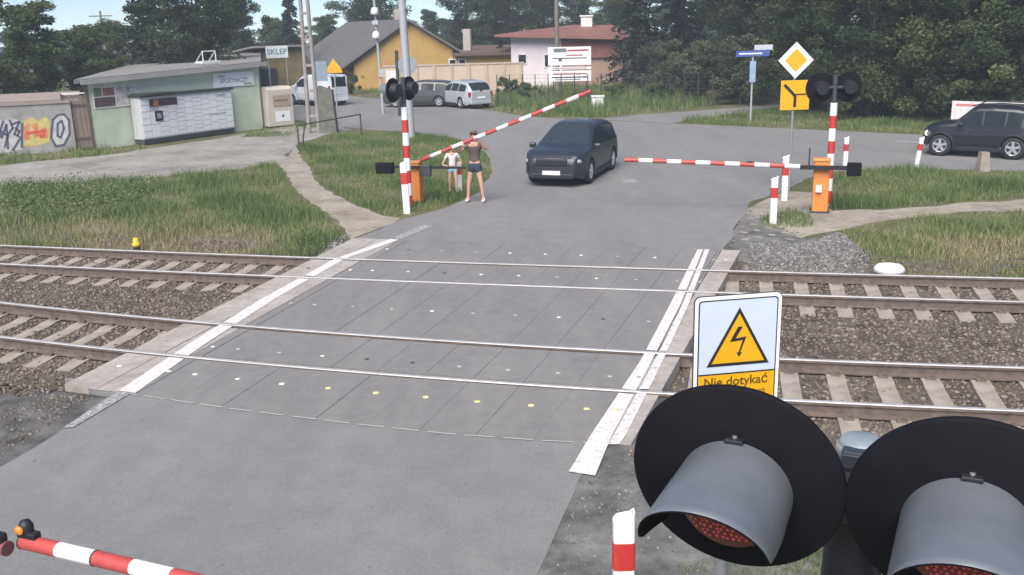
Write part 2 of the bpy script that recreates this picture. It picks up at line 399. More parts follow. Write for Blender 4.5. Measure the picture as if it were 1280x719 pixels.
def stripe(pts0, pts1, z, material, gaps=None, name='road_marking'):
    """painted strip between two pixel polylines, left out where the rails pass"""
    A = [G(*p) for p in pts0]; B = [G(*p) for p in pts1]; mb = MB(); N = 140
    def on(L, k):
        d = [0]
        for i in range(len(L)-1): d.append(d[-1]+(L[i+1]-L[i]).length)
        s = k*d[-1]
        for i in range(len(L)-1):
            if s <= d[i+1]+1e-9: return L[i]+(L[i+1]-L[i])*((s-d[i])/(d[i+1]-d[i]))
        return L[-1]
    for i in range(N):
        q = [on(A, i/N), on(A, (i+1)/N), on(B, (i+1)/N), on(B, i/N)]; c = sum(q, Vector())/4; bad = False
        for off, cc in RAILS.values():
            d = c.x*TN.x+c.y*TN.y-D0-off-float(bend(cc, c.x*TD.x+c.y*TD.y))
            if abs(d) < .075: bad = True
        if bad: continue
        mb.add([(p.x, p.y, z) for p in q], [(0, 1, 2, 3)])
    return kind(mb.build(name, material), 'structure')
stripe([(148, 489), (238, 429), (330, 372), (418, 324), (488, 299)], [(169, 491.6), (257, 430), (345, 373), (431, 324), (499, 300)], .006, PAINT)
stripe([(77, 536), (148, 489)], [(92, 534), (163, 492)], .002, FAINT)
stripe([(488, 298), (530, 281)], [(502, 299), (543, 282)], .002, FAINT)
stripe([(711, 590), (738, 545), (800, 452), (838, 380), (872, 312)], [(744, 595), (764.5, 545), (813, 455), (850, 382), (879, 312)], .006, PAINT)
stripe([(760, 556), (767, 545), (815.5, 457), (852, 383), (881, 312)], [(774, 556), (782, 545), (826, 457), (860, 383), (887, 312)], .0065, worn_paint('very_worn_paint', .43))
stripe([(778, 225), (793, 224)], [(779, 229), (800, 228)], .002, FAINT)
stripe([(1120, 176), (1180, 178)], [(1120, 177.6), (1180, 179.6)], .002, FAINT)
# two tracks
def make_track(label, keys, ph):
    tr = thing('railway_track', label, 'railway track', tuple(rail_pt(RAILS[keys[0]][0]+.75, RAILS[keys[0]][1], 0, -.2)), 0, 'tracks of the level crossing')
    o = Vector(tr.location)
    ts = np.arange(-44, 30.1, .5)
    prof = [(-.072, -.165), (.072, -.165), (.072, -.15), (.012, -.135), (.010, -.045), (.036, -.03), (.036, .004), (.026, .012), (-.026, .012), (-.036, .004), (-.036, -.03), (-.010, -.045), (-.012, -.135), (-.072, -.15)]
    for k in keys:
        off, c = RAILS[k]; mb = MB(); vs = []
        for t in ts:
            for a, z in prof: vs.append(rail_pt(off+a, c, t, z)-o)
        n = len(prof)
        for i in range(len(ts)-1):
            for j in range(n):
                mb.f.append((i*n+j, i*n+(j+1) % n, (i+1)*n+(j+1) % n, (i+1)*n+j)); mb.m.append(1 if j in (6, 7, 8) else 0); mb.smooth.append(False)
        mb.v = [tuple(v) for v in vs]
        mb.build('rail', [RUST, STEEL], tr)
    sl = MB(); sl.prism([(-1.3, -.36), (1.3, -.36), (1.3, -.185), (.95, -.163), (.5, -.163), (.35, -.183), (-.35, -.183), (-.5, -.163), (-.95, -.163), (-1.3, -.185)], -.12, .12)
    first = sl.build('sleeper', SLEEP, tr)
    cm_ = MB(); cm_.prism([(-.06, -.165), (.06, -.165), (.06, -.13), (.03, -.115), (.012, -.13), (-.012, -.13), (-.03, -.115), (-.06, -.13)], -.035, .035, M=Matrix.Rotation(R(90), 3, 'Z'))
    for e in (-.865, -.635, .635, .865):
        if e == -.865: c0_ = cm_.build('rail_clip', RUST, first)
        else: c0_ = c0_.copy(); COL.objects.link(c0_)
        c0_.location.x = e
    off, c = RAILS[keys[0]]; base = first
    k = 0
    for t in np.arange(-20.4+ph, 14, .6):
        P = rail_pt(off+.75, c, t)
        u = u_px(P)
        if .06 < u < .93: continue
        s = first if k == 0 else copy_tree(base, tr); k += 1
        s.location = (P.x-o.x, P.y-o.y, -o.z)
        s.rotation_euler.z = math.atan2(TN.y, TN.x) + random.uniform(-.015, .015)
    return tr
def u_px(P):
    lo, hi = -6, 7
    for _ in range(40):
        u = (lo+hi)/2; a, b = deck_line(u); s = (b-a).cross(P-a).z
        if s < 0: lo = u
        else: hi = u
    return (lo+hi)/2
make_track('near railway track with worn rails and pale concrete sleepers, nearer the lamps', 'DC', .28)
make_track('far railway track with rusty rails beside the grass bank', 'BA', .12)

# bed of fine dirty stone under the ballast
tb = np.arange(-40, 28.1, .5); nb_ = np.arange(-2.1, 9.3, .3); Vb = []
for t in tb:
    for n_ in nb_:
        p = rail_pt(n_, .0043, t); Vb.append((p.x, p.y, float(gz(np.float64(p.x), np.float64(p.y)))+.006))
ii, jj = np.meshgrid(np.arange(len(nb_)-1), np.arange(len(tb)-1)); q = (jj*len(nb_)+ii).ravel(); w = len(nb_)
_L, _R = None, None
BED = layered('track_bed_dirt', [(.06, .05, .042), (.10, .085, .072), (.15, .13, .11)], (1.2, 9, 60), bump=.6, bscale=40)
Vb = np.array(Vb); Fb = np.stack([q, q+w, q+w+1, q+1], 1)
cb_ = Vb[Fb].mean(1); a_, b_ = corridor(cb_[:, 0], cb_[:, 1]); Fb = Fb[(a_ > -1.9) & (b_ < 3.0) & (cb_[:, 1] > 2)]
cb_ = Vb[Fb].mean(1); _a0 = np.array(DL0[:2]); _a1 = np.array(DL1[:2]); _c0 = np.array(DR0[:2]); _c1 = np.array(DR1[:2])
crs = lambda d, w_: d[0]*w_[:, 1]-d[1]*w_[:, 0]
Fb = Fb[~((crs(_a1-_a0, cb_[:, :2]-_a0) < -1.5) & (crs(_c1-_c0, cb_[:, :2]-_c0) > 1.5))]
kind(link('track_bed', quick('track_bed', Vb, Fb, BED, smooth=True)), 'structure')

# ---------------------------------------------------------------- scattered stuff: ballast, gravel, grass
def inside(P, poly):
    x, y = P[:, 0], P[:, 1]; r = np.zeros(len(P), bool); n = len(poly); j = n-1
    for i in range(n):
        xi, yi, xj, yj = poly[i][0], poly[i][1], poly[j][0], poly[j][1]
        if yi != yj: r ^= ((yi > y) != (yj > y)) & (x < (xj-xi)*(y-yi)/(yj-yi)+xi)
        j = i
    return r
def scatter(poly, dens):
    a = np.array(poly); lo, hi = a.min(0), a.max(0); n = int((hi-lo).prod()*dens)
    P = rng.random((n, 2))*(hi-lo)+lo
    return P[inside(P, poly)]
def gpoly(pix): return [tuple(G(*p))[:2] for p in pix]
ICO_V = None
def stones(name, P, Zc, size, material, flat=.7):
    bm = bmesh.new(); bmesh.ops.create_icosphere(bm, subdivisions=1, radius=1); bm.verts.index_update()
    iv = np.array([v.co[:] for v in bm.verts]); fi = np.array([[v.index for v in f.verts] for f in bm.faces]); bm.free()
    n = len(P); s = size[0]+(size[1]-size[0])*rng.random(n)**2
    jit = 1+.38*(rng.random((n, len(iv)))-.5)
    V = iv[None]*jit[..., None]*(s[:, None]*(.7+.6*rng.random((n, 3))))[:, None, :]
    V[..., 2] *= flat
    a = rng.random(n)*6.28; c, d = np.cos(a), np.sin(a)
    x = V[..., 0]*c[:, None]-V[..., 1]*d[:, None]; y = V[..., 0]*d[:, None]+V[..., 1]*c[:, None]
    V = np.stack([x+P[:, 0, None], y+P[:, 1, None], V[..., 2]+Zc[:, None]], -1).reshape(-1, 3)
    F = (fi[None]+(np.arange(n)*len(iv))[:, None, None]).reshape(-1, 3)
    return kind(link(name, quick(name, V, F, material, np.repeat(rng.random(n), len(fi)))), 'stuff')
def patch(name, pix, material, h, cell=.06):
    poly = gpoly(pix); a = np.array(poly); lo, hi = a.min(0), a.max(0); nx_, ny_ = [int(v/cell)+1 for v in hi-lo]
    gx, gy = np.meshgrid(lo[0]+cell*np.arange(nx_+1), lo[1]+cell*np.arange(ny_+1)); x, y = gx.ravel(), gy.ravel()
    V_ = np.stack([x, y, gz(x, y)+h+.006*hsh(x*9, y*8)], 1); i_, j_ = np.meshgrid(np.arange(nx_), np.arange(ny_)); q_ = (j_*(nx_+1)+i_).ravel()
    F_ = np.stack([q_, q_+1, q_+nx_+2, q_+nx_+1], 1); c_ = V_[F_].mean(1)[:, :2]
    F_ = F_[inside(c_+.12*np.stack([hsh(c_[:, 0]*3, c_[:, 1]*3), hsh(c_[:, 1]*4, c_[:, 0]*3)], 1)+.05*rng.standard_normal(c_.shape), poly)]
    return kind(link(name, quick(name, V_, F_, material, smooth=True)), 'structure')
DARKG = layered('crumbled_asphalt', [(.055, .054, .054), (.10, .098, .096), (.155, .15, .147)], (2.2, 9, 80), bump=.7, bscale=60)
patch('shoulder', [(85, 478), (152, 490), (142, 502), (80, 550), (-26, 612), (-300, 785), (-600, 700), (-120, 520), (0, 488)], DARKG, .008)
patch('shoulder', [(900, 318), (918, 285), (935, 262), (965, 280), (1000, 298), (1050, 290), (1075, 312), (1060, 326), (930, 322)], DUST, .012)
BALL = tinted('ballast_stone', [(.062, .048, .039), (.115, .09, .073), (.16, .128, .106), (.23, .2, .172)], 0, .9)
GRAV = tinted('grey_gravel_stone', [(.075, .072, .068), (.12, .116, .112), (.165, .16, .155), (.27, .26, .25)], 0, .9)
def uvec(P):
    a0 = np.array(DL0[:2]); a1 = np.array(DL1[:2]); b0 = np.array(DR0[:2]); b1 = np.array(DR1[:2])
    cr = lambda d, w: d[0]*w[:, 1]-d[1]*w[:, 0]
    return cr(a1-a0, P-a0) < 0, cr(b1-b0, P-b0) > 0       # right of left edge, left of right edge
P = rng.random((230000, 2))*np.array([30, 20])+np.array([-17, 6])
a, b = corridor(P[:, 0], P[:, 1]); L_, R_ = uvec(P); jit = .25*hsh(P[:, 0]*2, P[:, 1]*2)
t_ = P[:, 0]*TD.x+P[:, 1]*TD.y
side_lim = np.where(t_ < 0, -1.9, -2.1)
sl_ = np.zeros(len(P), bool)
for cc_, o_, ph_ in ((.0068, .75, .28), (.0018, 1.5+GAP+.75, .12)):
    n_ = P[:, 0]*TN.x+P[:, 1]*TN.y-D0-bend(cc_, t_)-o_
    sl_ |= (np.abs(n_) < 1.31) & (np.abs((t_+20.4-ph_+.3) % .6-.3) < .135)
ok = ~(sl_ & (rng.random(len(P)) < .93)) & (a > side_lim+jit) & (b < 2.75+jit) & ~(L_ & R_)
P = P[ok]
# keep only what the camera's field (with a margin) can hold
def infield(P, m=1.25):
    y = P[:, 1]; return (y > 2) & (np.abs(P[:, 0]) < (y*.56+1.2)*m)
P = P[infield(P)]
stones('ballast', P, gz(P[:, 0], P[:, 1])-.004+.024*rng.random(len(P)), (.014, .038), BALL)
Pg = scatter(gpoly([(935, 318), (940, 302), (1000, 303), (1055, 292), (1090, 318), (1075, 338), (930, 334)]), 800)
stones('gravel', Pg, gz(Pg[:, 0], Pg[:, 1])+.012, (.015, .04), GRAV)
Pg = scatter(gpoly([(730, 600), (790, 556), (1300, 620), (1400, 800), (700, 800), (680, 719)]), 330)
Pg = Pg[rng.random(len(Pg)) < .25+.5*(hsh(Pg[:, 0]*3, Pg[:, 1]*3) > .1)]
stones('gravel', Pg, np.full(len(Pg), -.012), (.005, .017), GRAV)
Pg = scatter(gpoly([(395, 300), (440, 292), (425, 305), (360, 322), (330, 318)]), 500)
stones('gravel', Pg, gz(Pg[:, 0], Pg[:, 1])+.014, (.015, .04), GRAV)
Pg = scatter(gpoly([(-60, 540), (15, 506), (80, 488), (120, 495), (60, 530), (-30, 590), (-150, 640)]), 1100); Pg = Pg[rng.random(len(Pg)) < .45+.4*hsh(Pg[:, 0]*3, Pg[:, 1]*3)]
stones('gravel', Pg, gz(Pg[:, 0], Pg[:, 1])+.008, (.006, .026), BALL)

def blades(P, h, w, lean, zb, tint):
    n = len(P); a = rng.random(n)*6.28; ln = lean*(.3+rng.random(n))
    dx, dy = np.cos(a), np.sin(a); b = rng.random(n)*6.28; wx, wy = np.cos(b)*w/2, np.sin(b)*w/2
    x, y = P[:, 0], P[:, 1]
    mx, my = x+dx*h*ln*.35, y+dy*h*ln*.35; tx, ty = x+dx*h*ln, y+dy*h*ln
    V = np.stack([np.stack([x-wx, y-wy, zb], 1), np.stack([x+wx, y+wy, zb], 1), np.stack([mx+wx*.7, my+wy*.7, zb+h*.62], 1), np.stack([mx-wx*.7, my-wy*.7, zb+h*.62], 1),
                  np.stack([tx+wx*.1, ty+wy*.1, zb+h], 1), np.stack([tx-wx*.1, ty-wy*.1, zb+h], 1)], 1).reshape(-1, 3)
    k = np.arange(n)*6
    F = np.concatenate([np.stack([k, k+1, k+2, k+3], 1), np.stack([k+3, k+2, k+4, k+5], 1)])
    return V, F, np.concatenate([tint, tint])
GRASS = tinted('grass_blades', [(.38, .31, .19), (.27, .27, .13), (.18, .225, .085), (.125, .185, .06), (.085, .135, .048)], .3, .7)
def grass(pix, dens, h0, h1, w=.012, dry=None, name='grass', lean=.5, base=None):
    P = scatter(gpoly(pix), dens); n = len(P)
    c = hsh(P[:, 0]*1.3, P[:, 1]*1.3); c2 = hsh(P[:, 0]*.55+5, P[:, 1]*.7+3)
    keep = rng.random(n) < np.clip(.72+.5*c, .12, 1); P, c, c2 = P[keep], c[keep], c2[keep]; n = len(P)
    h = (h0+(h1-h0)*rng.random(n)**1.6)*(.75+.45*np.clip(c+c2*.6, -.6, 1.2))
    t = .58+.22*c+.2*c2+.16*rng.standard_normal(n)
    if dry is not None: t = t-dry(P)
    V, F, T = blades(P, np.maximum(h, .03), w*(.7+.6*rng.random(n)), lean, gz(P[:, 0], P[:, 1])-.01, np.clip(t, 0, 1))
    return kind(link(name, quick(name, V, F, GRASS, T)), 'stuff')
def dry_left(P):
    a, b = corridor(P[:, 0], P[:, 1]); return .42*(1-smooth(2.8, 5.2, b))*(1-smooth(-7, -3.5, P[:, 0]))
_dr = G(1265, 312)
def dry_right(P): return .62*np.exp(-((P[:, 0]-_dr.x)/1.9)**2-((P[:, 1]-_dr.y)/1.3)**2)
grass([(-120, 240), (0, 235), (150, 226), (250, 218), (345, 206), (372, 243), (400, 266), (425, 284), (425, 300), (385, 313), (300, 312), (0, 303), (-120, 300)], 900, .06, .34, .016, dry_left)
grass([(370, 184), (400, 172), (440, 165), (520, 168), (575, 176), (606, 192), (613, 212), (598, 238), (560, 256), (503, 271), (478, 268), (440, 253), (410, 235), (392, 215), (380, 195)], 800, .05, .24, .016)
grass([(1010, 226), (1055, 215), (1130, 211), (1290, 216), (1400, 222), (1400, 238), (1200, 252), (1100, 260), (1045, 262), (1035, 250)], 800, .05, .30, .016)
grass([(1052, 290), (1110, 276), (1220, 265), (1400, 262), (1400, 350), (1285, 346), (1150, 338), (1085, 325), (1075, 310)], 900, .05, .26, .016, dry_right)
grass([(950, 272), (985, 262), (1012, 268), (1018, 282), (975, 288), (948, 284)], 700, .04, .2, .014)
grass([(620, 137), (620, 118), (700, 110), (850, 112), (900, 128), (860, 137), (800, 141), (745, 147), (660, 145)], 160, .15, .75, .03)
grass([(850, 152), (890, 146), (940, 141), (1020, 133), (1100, 146), (1300, 158), (1500, 165), (1500, 181), (1290, 172.5), (1100, 164.5), (880, 154.8)], 220, .08, .34, .025)
grass([(-200, 215), (0, 190), (120, 185), (180, 183), (190, 186), (120, 195), (0, 206), (-200, 228)], 200, .08, .36, .025)
grass([(300, 172), (335, 158), (420, 148), (425, 156), (375, 163), (360, 172)], 240, .05, .25, .022)
grass([(815, 760), (850, 706), (900, 692), (960, 686), (1080, 670), (1120, 800), (900, 800)], 3800, .03, .12, .008)
grass([(-200, 190), (-200, 120), (300, 100), (640, 100), (640, 116), (300, 108)], 20, .1, .5, .05)
grass([(420, 112), (500, 121), (545, 126), (545, 123), (440, 108)], 160, .1, .4, .03)

# white-flowering weeds on the left bank
WEED = tinted('weed_leaves', [(.07, .105, .042), (.10, .14, .055), (.14, .175, .08), (.24, .26, .17)], .25)
P = scatter(gpoly([(0, 236), (150, 228), (200, 232), (180, 268), (60, 278), (0, 280)]), 11); n = len(P)
cen = np.concatenate([P, (gz(P[:, 0], P[:, 1])+.12)[:, None]], 1)
idx = np.repeat(np.arange(n), 40); m = len(idx)
cpos = cen[idx]+rng.standard_normal((m, 3))*np.array([.14, .14, .13])
def cards(C, size, up=.35):
    n = len(C); a = rng.standard_normal((n, 3)); a[:, 2] *= up; a /= np.linalg.norm(a, axis=1)[:, None]
    b = rng.standard_normal((n, 3)); b -= a*(a*b).sum(1)[:, None]; b /= np.linalg.norm(b, axis=1)[:, None]
    a = a*size[:, None]*.5; b = b*size[:, None]*.32
    return np.stack([C-a, C+b*.9-a*.1, C+a, C-b*.9+a*.1], 1).reshape(-1, 3), np.arange(n*4).reshape(-1, 4)
V, F = cards(cpos, .04+.05*rng.random(m))
kind(link('weeds', quick('weeds', V, F, WEED, np.clip(.35+.25*rng.standard_normal(m)+np.repeat(.3*rng.random(n), 40), 0, 1))), 'stuff')

# ---------------------------------------------------------------- trees
LEAF = {}
LEAF['dark'] = tinted('dark_leaves', [(.016, .028, .015), (.034, .05, .024), (.058, .08, .036), (.09, .115, .052)], .22, .65)
LEAF['warm'] = tinted('warm_dark_leaves', [(.018, .03, .013), (.044, .064, .025), (.08, .105, .042), (.13, .15, .062)], .25, .65)
LEAF['mid'] = tinted('mid_green_leaves', [(.026, .045, .018), (.058, .085, .032), (.095, .125, .048), (.14, .168, .07)], .25, .65)
LEAF['olive'] = tinted('olive_leaves', [(.045, .06, .034), (.075, .09, .05), (.105, .118, .07), (.14, .148, .095)], .22, .7)
LEAF['light'] = tinted('light_leaves', [(.05, .085, .022), (.08, .12, .035), (.11, .15, .05), (.15, .18, .07)], .3, .65)
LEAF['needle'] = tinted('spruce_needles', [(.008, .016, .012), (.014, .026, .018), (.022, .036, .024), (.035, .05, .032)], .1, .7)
def broadleaf(H, Wd, lo, nclump, nleaf, lsize, key, r=.16, col=False):
    """crown mesh and trunk mesh of one tree, base at the origin"""
    cl = []
    for k in range(nclump):
        v = rng.standard_normal(3); v /= np.linalg.norm(v); rad = rng.random()**.4
        zc = lo*H+(1-lo)*H*(.5+.5*v[2]*rad*.95); taper = .62+.38*math.sin(math.pi*min(1, max(0, (zc/H-lo)/(1-lo))*.85+.12))
        if col: zc = H*(lo+(1-lo)*rng.random()**.9); taper = (1-.55*max(0, zc/H-.6)/.4)*.95
        wob = .8+.35*math.sin(3*math.atan2(v[1], v[0])+k*.1)
        cl.append((v[0]*rad*Wd/2*taper*wob, v[1]*rad*Wd/2*taper*wob, zc))
    cl = np.array(cl); idx = rng.integers(0, nclump, nleaf)
    cr = (.10+.11*rng.random(nclump))*Wd*.62
    d = rng.standard_normal((nleaf, 3)); d /= np.linalg.norm(d, axis=1)[:, None]
    C = cl[idx]+d*(cr[idx]*(.35+.75*rng.random(nleaf)))[:, None]*np.array([1, 1, .72])
    C[:, 2] = np.maximum(C[:, 2], .05+.1*rng.random(nleaf))
    V, F = cards(C, lsize*(.6+.8*rng.random(nleaf)), .6)
    ct = rng.random(nclump); tint = np.clip(.08+.75*ct[idx]+.13*rng.standard_normal(nleaf), 0, 1)  # random leaf tone per clump, spread widened to paint in lit clumps
    crown = quick('crown', V, F, LEAF[key], tint)
    mb = MB(); top = H*(lo+(1-lo)*.6)
    pts = [(0, 0, -.1), (.05*r, 0, H*.15), (random.uniform(-.15, .15), random.uniform(-.15, .15), top*.6), (random.uniform(-.3, .3), random.uniform(-.3, .3), top)]
    mb.tube(pts, [r*1.35, r, r*.75, r*.35], 8)
    for k in range(min(9, nclump)):
        c = cl[k]; z0 = H*(.12+.35*random.random()); mb.tube([(0, 0, z0), (c[0]*.45, c[1]*.45, z0+(c[2]-z0)*.55), tuple(c)], [r*.45, r*.28, r*.08], 5)
    trunk = MBmesh(mb, 'trunk', BARK)
    return crown, trunk
def MBmesh(mb, name, material):
    o = mb.build(name, material); me = o.data; bpy.data.objects.remove(o); return me
def spruce(H, Wd, key='needle', nb=190, per=42):
    C = []; T = []
    mb = MB(); mb.tube([(0, 0, -.1), (0, 0, H*.5), (0, 0, H)], [Wd*.05, Wd*.03, .02], 7)
    for k in range(nb):
        z = H*(.05+.95*(k+random.random())/nb); L = Wd/2*(1-z/H)**.8*(.75+.4*random.random())+.1; a = random.random()*6.28; tb = random.random()
        for j in range(per):
            s = (j+random.random())/per; rr = L*s; w = .06+.14*L*s*(1-s*.6)
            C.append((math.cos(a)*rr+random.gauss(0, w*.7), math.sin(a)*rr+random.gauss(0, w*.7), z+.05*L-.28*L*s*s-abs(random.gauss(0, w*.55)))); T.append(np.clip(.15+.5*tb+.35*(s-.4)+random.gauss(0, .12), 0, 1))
        if L > .6: mb.tube([(0, 0, z), (math.cos(a)*L*.8, math.sin(a)*L*.8, z-.12*L)], [.03, .008], 4)
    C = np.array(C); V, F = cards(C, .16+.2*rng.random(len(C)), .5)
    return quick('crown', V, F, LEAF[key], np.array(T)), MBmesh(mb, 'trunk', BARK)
TYPES = {
    'tall': ('broadleaf_tree', [broadleaf(10, 6.5, .03, 90, 30000, .2, 'mid', col=True), broadleaf(10, 6.5, .03, 90, 30000, .2, 'mid', col=True)]),
    'dark': ('broadleaf_tree', [broadleaf(9, 5.8, .02, 120, 46000, .13, 'dark', .13, True), broadleaf(9, 5.8, .04, 120, 46000, .13, 'warm', .13, True), broadleaf(9.5, 5.6, .16, 100, 42000, .13, 'dark', .12, True)]),
    'leafy': ('broadleaf_tree', [broadleaf(9, 5.8, .08, 100, 42000, .14, 'mid', .13, True)]),
    'olive': ('willow_shrub', [broadleaf(3.4, 4.4, .0, 34, 15000, .12, 'olive', .06), broadleaf(3.4, 4.4, .0, 34, 15000, .12, 'olive', .06)]),
    'bush': ('bush', [broadleaf(1.5, 2.4, .0, 22, 6000, .10, 'light', .03), broadleaf(1.5, 2.4, .0, 22, 6000, .10, 'mid', .03)]),
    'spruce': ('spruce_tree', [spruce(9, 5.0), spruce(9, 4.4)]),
}
def tree(ty, px, py, height, label, width=1., var=0, dist=None, group=None, rz=None):
    nm, vs = TYPES[ty]; c, t = vs[var % len(vs)]
    P = G(px, py) if dist is None else G_dist(px, dist)
    o = thing(nm, label, {'bush': 'bush', 'olive': 'shrub'}.get(ty, 'tree'), (P.x, P.y, -.05), random.random()*6.28 if rz is None else rz, group)
    H0 = {'tall': 10, 'dark': 9, 'leafy': 9, 'olive': 3.4, 'bush': 1.5, 'spruce': 9}[ty]; s = height/H0
    o.scale = (s*width, s*width, s)
    link('crown', c, o); link('trunk', t, o)
    return o
def G_dist(px, d):
    r = ray(px, 60); k = d/math.hypot(r.x, r.y); return Vector((r.x*k, r.y*k, 0))
# left wood behind the wall and the shop
WL = 'trees behind the graffiti wall and shop'
for i, (px, d, h, ty, w, lab) in enumerate([
    (-60, 52, 9, 'tall', 1.0, 'broad green tree at the left end of the graffiti wall, cut by the picture edge'),
    (35, 50, 5.9, 'tall', 1.35, 'bushy green tree rising directly behind the graffiti wall'),
    (95, 56, 5.1, 'tall', 1.5, 'lower round green tree between graffiti wall and shop corner'),
    (140, 62, 5.2, 'leafy', 1.5, 'low spreading tree behind the left corner of the green shop'),
    (190, 60, 8.6, 'spruce', 1.1, 'dark conifer towering behind the shop chimney'),
    (245, 56, 9.5, 'dark', 1.2, 'tall dark leafy tree behind the rack on the shop roof'),
    (292, 78, 9.0, 'tall', .9, 'green tree behind the right end of the shop roof'),
    (365, 84, 8.4, 'spruce', .8, 'pointed conifer behind the twin concrete pole'),
    (345, 95, 5.7, 'tall', 1.2, 'low far tree left of the grey roof of the yellow house'),
    (410, 98, 5.7, 'tall', 1.2, 'low far tree peeping over the grey roof of the yellow house'),
    (470, 92, 11, 'dark', 1.2, 'dark tree behind the slim pole with white lamps'),
    (540, 105, 6.0, 'tall', 1.2, 'distant low tree right of the tall grey mast'),
    (585, 88, 11, 'dark', 1.1, 'tall dark tree behind the right half of the yellow house'),
    (635, 92, 11, 'dark', 1.1, 'tall dark tree rising left of the red roofed house'),
    (680, 96, 11, 'dark', 1.0, 'dark tree behind the white chimney end of the red roofed house'),
    (728, 100, 8.6, 'spruce', .9, 'pointed conifer showing behind the white chimney'),
    (765, 84, 10, 'leafy', .8, 'lighter green tree between white chimney and tall spruce'),
    (625, 74, 3.6, 'spruce', .9, 'small dark conifer at the left corner of the red roofed house')]):
    tree(ty, px, 0, h, lab, w, i, d, WL if px < 320 else None)
tree('spruce', 795, 113, 9.5, 'big dark spruce standing right of the red roofed house', .95, 0)
tree('spruce', 850, 108, 11, 'second dark spruce behind the olive shrubs', 1.0, 1)
for i, (px, py, h, w, lab) in enumerate([
    (832, 120, 3.3, 1.1, 'olive shrub beside the big spruce'), (880, 126, 3.4, 1.1, 'olive shrub left of the blue street sign'), (925, 130, 3.6, 1.1, 'olive shrub directly behind the blue street sign')]):
    tree('olive', px, py, h, lab, w, i, group='olive shrubs by the side road')
for i, (px, py, h, w, ty, lab) in enumerate([
    (955, 122, 10, 1.1, 'dark', 'dark tree behind the yellow diamond sign'), (1000, 138, 9, 1.0, 'dark', 'dark tree between diamond sign and far signal'),
    (1040, 142, 8.5, 1.05, 'leafy', 'pale leaved tree behind the far right signal'), (1085, 147, 9.5, 1.0, 'dark', 'dark dense tree right of the far right signal'),
    (1130, 148, 9.5, 1.0, 'dark', 'dark tree standing left of the white board'), (1105, 132, 10.5, 1.3, 'dark', 'taller dark tree set back among the right hand trees'),
    (1175, 148, 9, 1.0, 'dark', 'slim trunked dark tree at the left end of the white board'), (1225, 146, 10, 1.1, 'dark', 'dark tree hanging over the white board'),
    (1275, 150, 9.5, 1.0, 'leafy', 'lighter green tree above the rear of the black car'), (1330, 150, 9.5, 1.2, 'dark', 'dark tree past the right edge of the picture'),
    (1200, 128, 11, 1.4, 'dark', 'tall dark tree in the back row behind the white board'), (1020, 120, 11, 1.4, 'dark', 'tall dark tree in the back row behind the far signal'),
    (1300, 130, 11, 1.4, 'dark', 'tall dark tree in the back row at the right edge'), (905, 112, 11, 1.2, 'leafy', 'tall green tree in the back row above the olive shrubs')]):
    tree(ty, px, py, h, lab, w, i, group='dark trees along the right side of the road')
for i, (px, py, h, w, lab) in enumerate([
    (820, 127, 1.15, 1.3, 'low yellow green bush on the verge near the side road'), (632, 123, 1.5, .8, 'small bush beside the silver hatchback'), (660, 126, 1.2, .9, 'low green bush below the white notice boards'),
    (440, 117, 1.5, .8, 'bush at the left end of the beige wall'), (452, 112, 2.6, .7, 'taller bush against the yellow house wall'), (765, 124, 1.0, 1.2, 'low bush beside the white cable cabinet')]):
    tree('bush', px, py, h, lab, w, i, group='bushes on the far verge')
for i in range(30):
    px = -140+i*54
    tree('tall' if i % 3 else 'dark', px, 0, 5.2 if px in range(-10, 200) or 310 < px < 430 or 500 < px < 580 else 7.4, 'far tree of the hazy back row closing the view', 2.0, i, 118+6*(i % 3), 'far back row of trees')

# damp summer air
hz_me = MB(); hz_me.box((0, 115, 11.), (660, 450, 25)); hzm = bpy.data.materials.new('haze'); hzm.use_nodes = True; _n = hzm.node_tree; _n.nodes.remove(_n.nodes['Principled BSDF'])
_v = _n.nodes.new('ShaderNodeVolumePrincipled'); _v.inputs['Color'].default_value = (.86, .92, 1, 1); _v.inputs['Density'].default_value = .0018; _v.inputs['Anisotropy'].default_value = .2
_n.links.new(_v.outputs[0], _n.nodes['Material Output'].inputs['Volume']); kind(hz_me.build('haze', hzm), 'stuff')

# ---------------------------------------------------------------- shop, wall, lockers
SGREEN = mat('pale_green_render', (.50, .55, .43), .85, var=.12, scale=1.2, bump=.15, bscale=30)
ROOFG = mat('bitumen_roof', (.20, .19, .185), .9, var=.2, scale=1.5)
P, Q = G(117, 187), G(329, 160); loc, rz, L = frame(P, Q); _, Hs = upright(117, 187, 106)
_, zl = on_plane(112, 100, P, Q); _, zr = on_plane(327, 78, P, Q)
shop = thing('shop_building', 'low pale green shop with flat grey roof behind the lockers', 'shop', loc, rz)
DEP = 7
rp_ = G(171, 80, zl); dloc = Matrix.Rotation(-rz, 3, 'Z') @ Vector((rp_.x-P.x, rp_.y-P.y, 0)); DEP = dloc.y; SHR = Matrix(((1, (dloc.x+.35)/dloc.y, 0), (0, 1, 0), (0, 0, 1))); print('shop', dloc)
mb = MB(); mb.prism([(0, -.1), (L, -.1), (L, zr-.1), (0, zl-.1)], 0, DEP, M=SHR); mb.build('wall', SGREEN, shop)
rf = MB(); rf.prism([(-.35, zl-.1), (L+.25, zr-.1), (L+.25, zr+.06), (-.35, zl+.06)], -.35, DEP+.1, M=SHR); roof = rf.build('roof', ROOFG, shop)
fa = MB(); fa.prism([(-.37, zl-.16), (L+.27, zr-.16), (L+.27, zr+.03), (-.37, zl+.03)], -.385, -.352); fa.build('fascia', mat('fascia_boards', (.30, .29, .28), .7), roof)
u, z = on_plane(166, 80, P, Q); ch = MB(); cx0 = dloc.x*.93+.6; ch.box((cx0, DEP*.93, zl+.3), (.42, .42, .7)); ch.box((cx0, DEP*.93, zl+.68), (.5, .5, .07)); ch.build('chimney', mat('chimney_render', (.34, .29, .25), .9), roof)
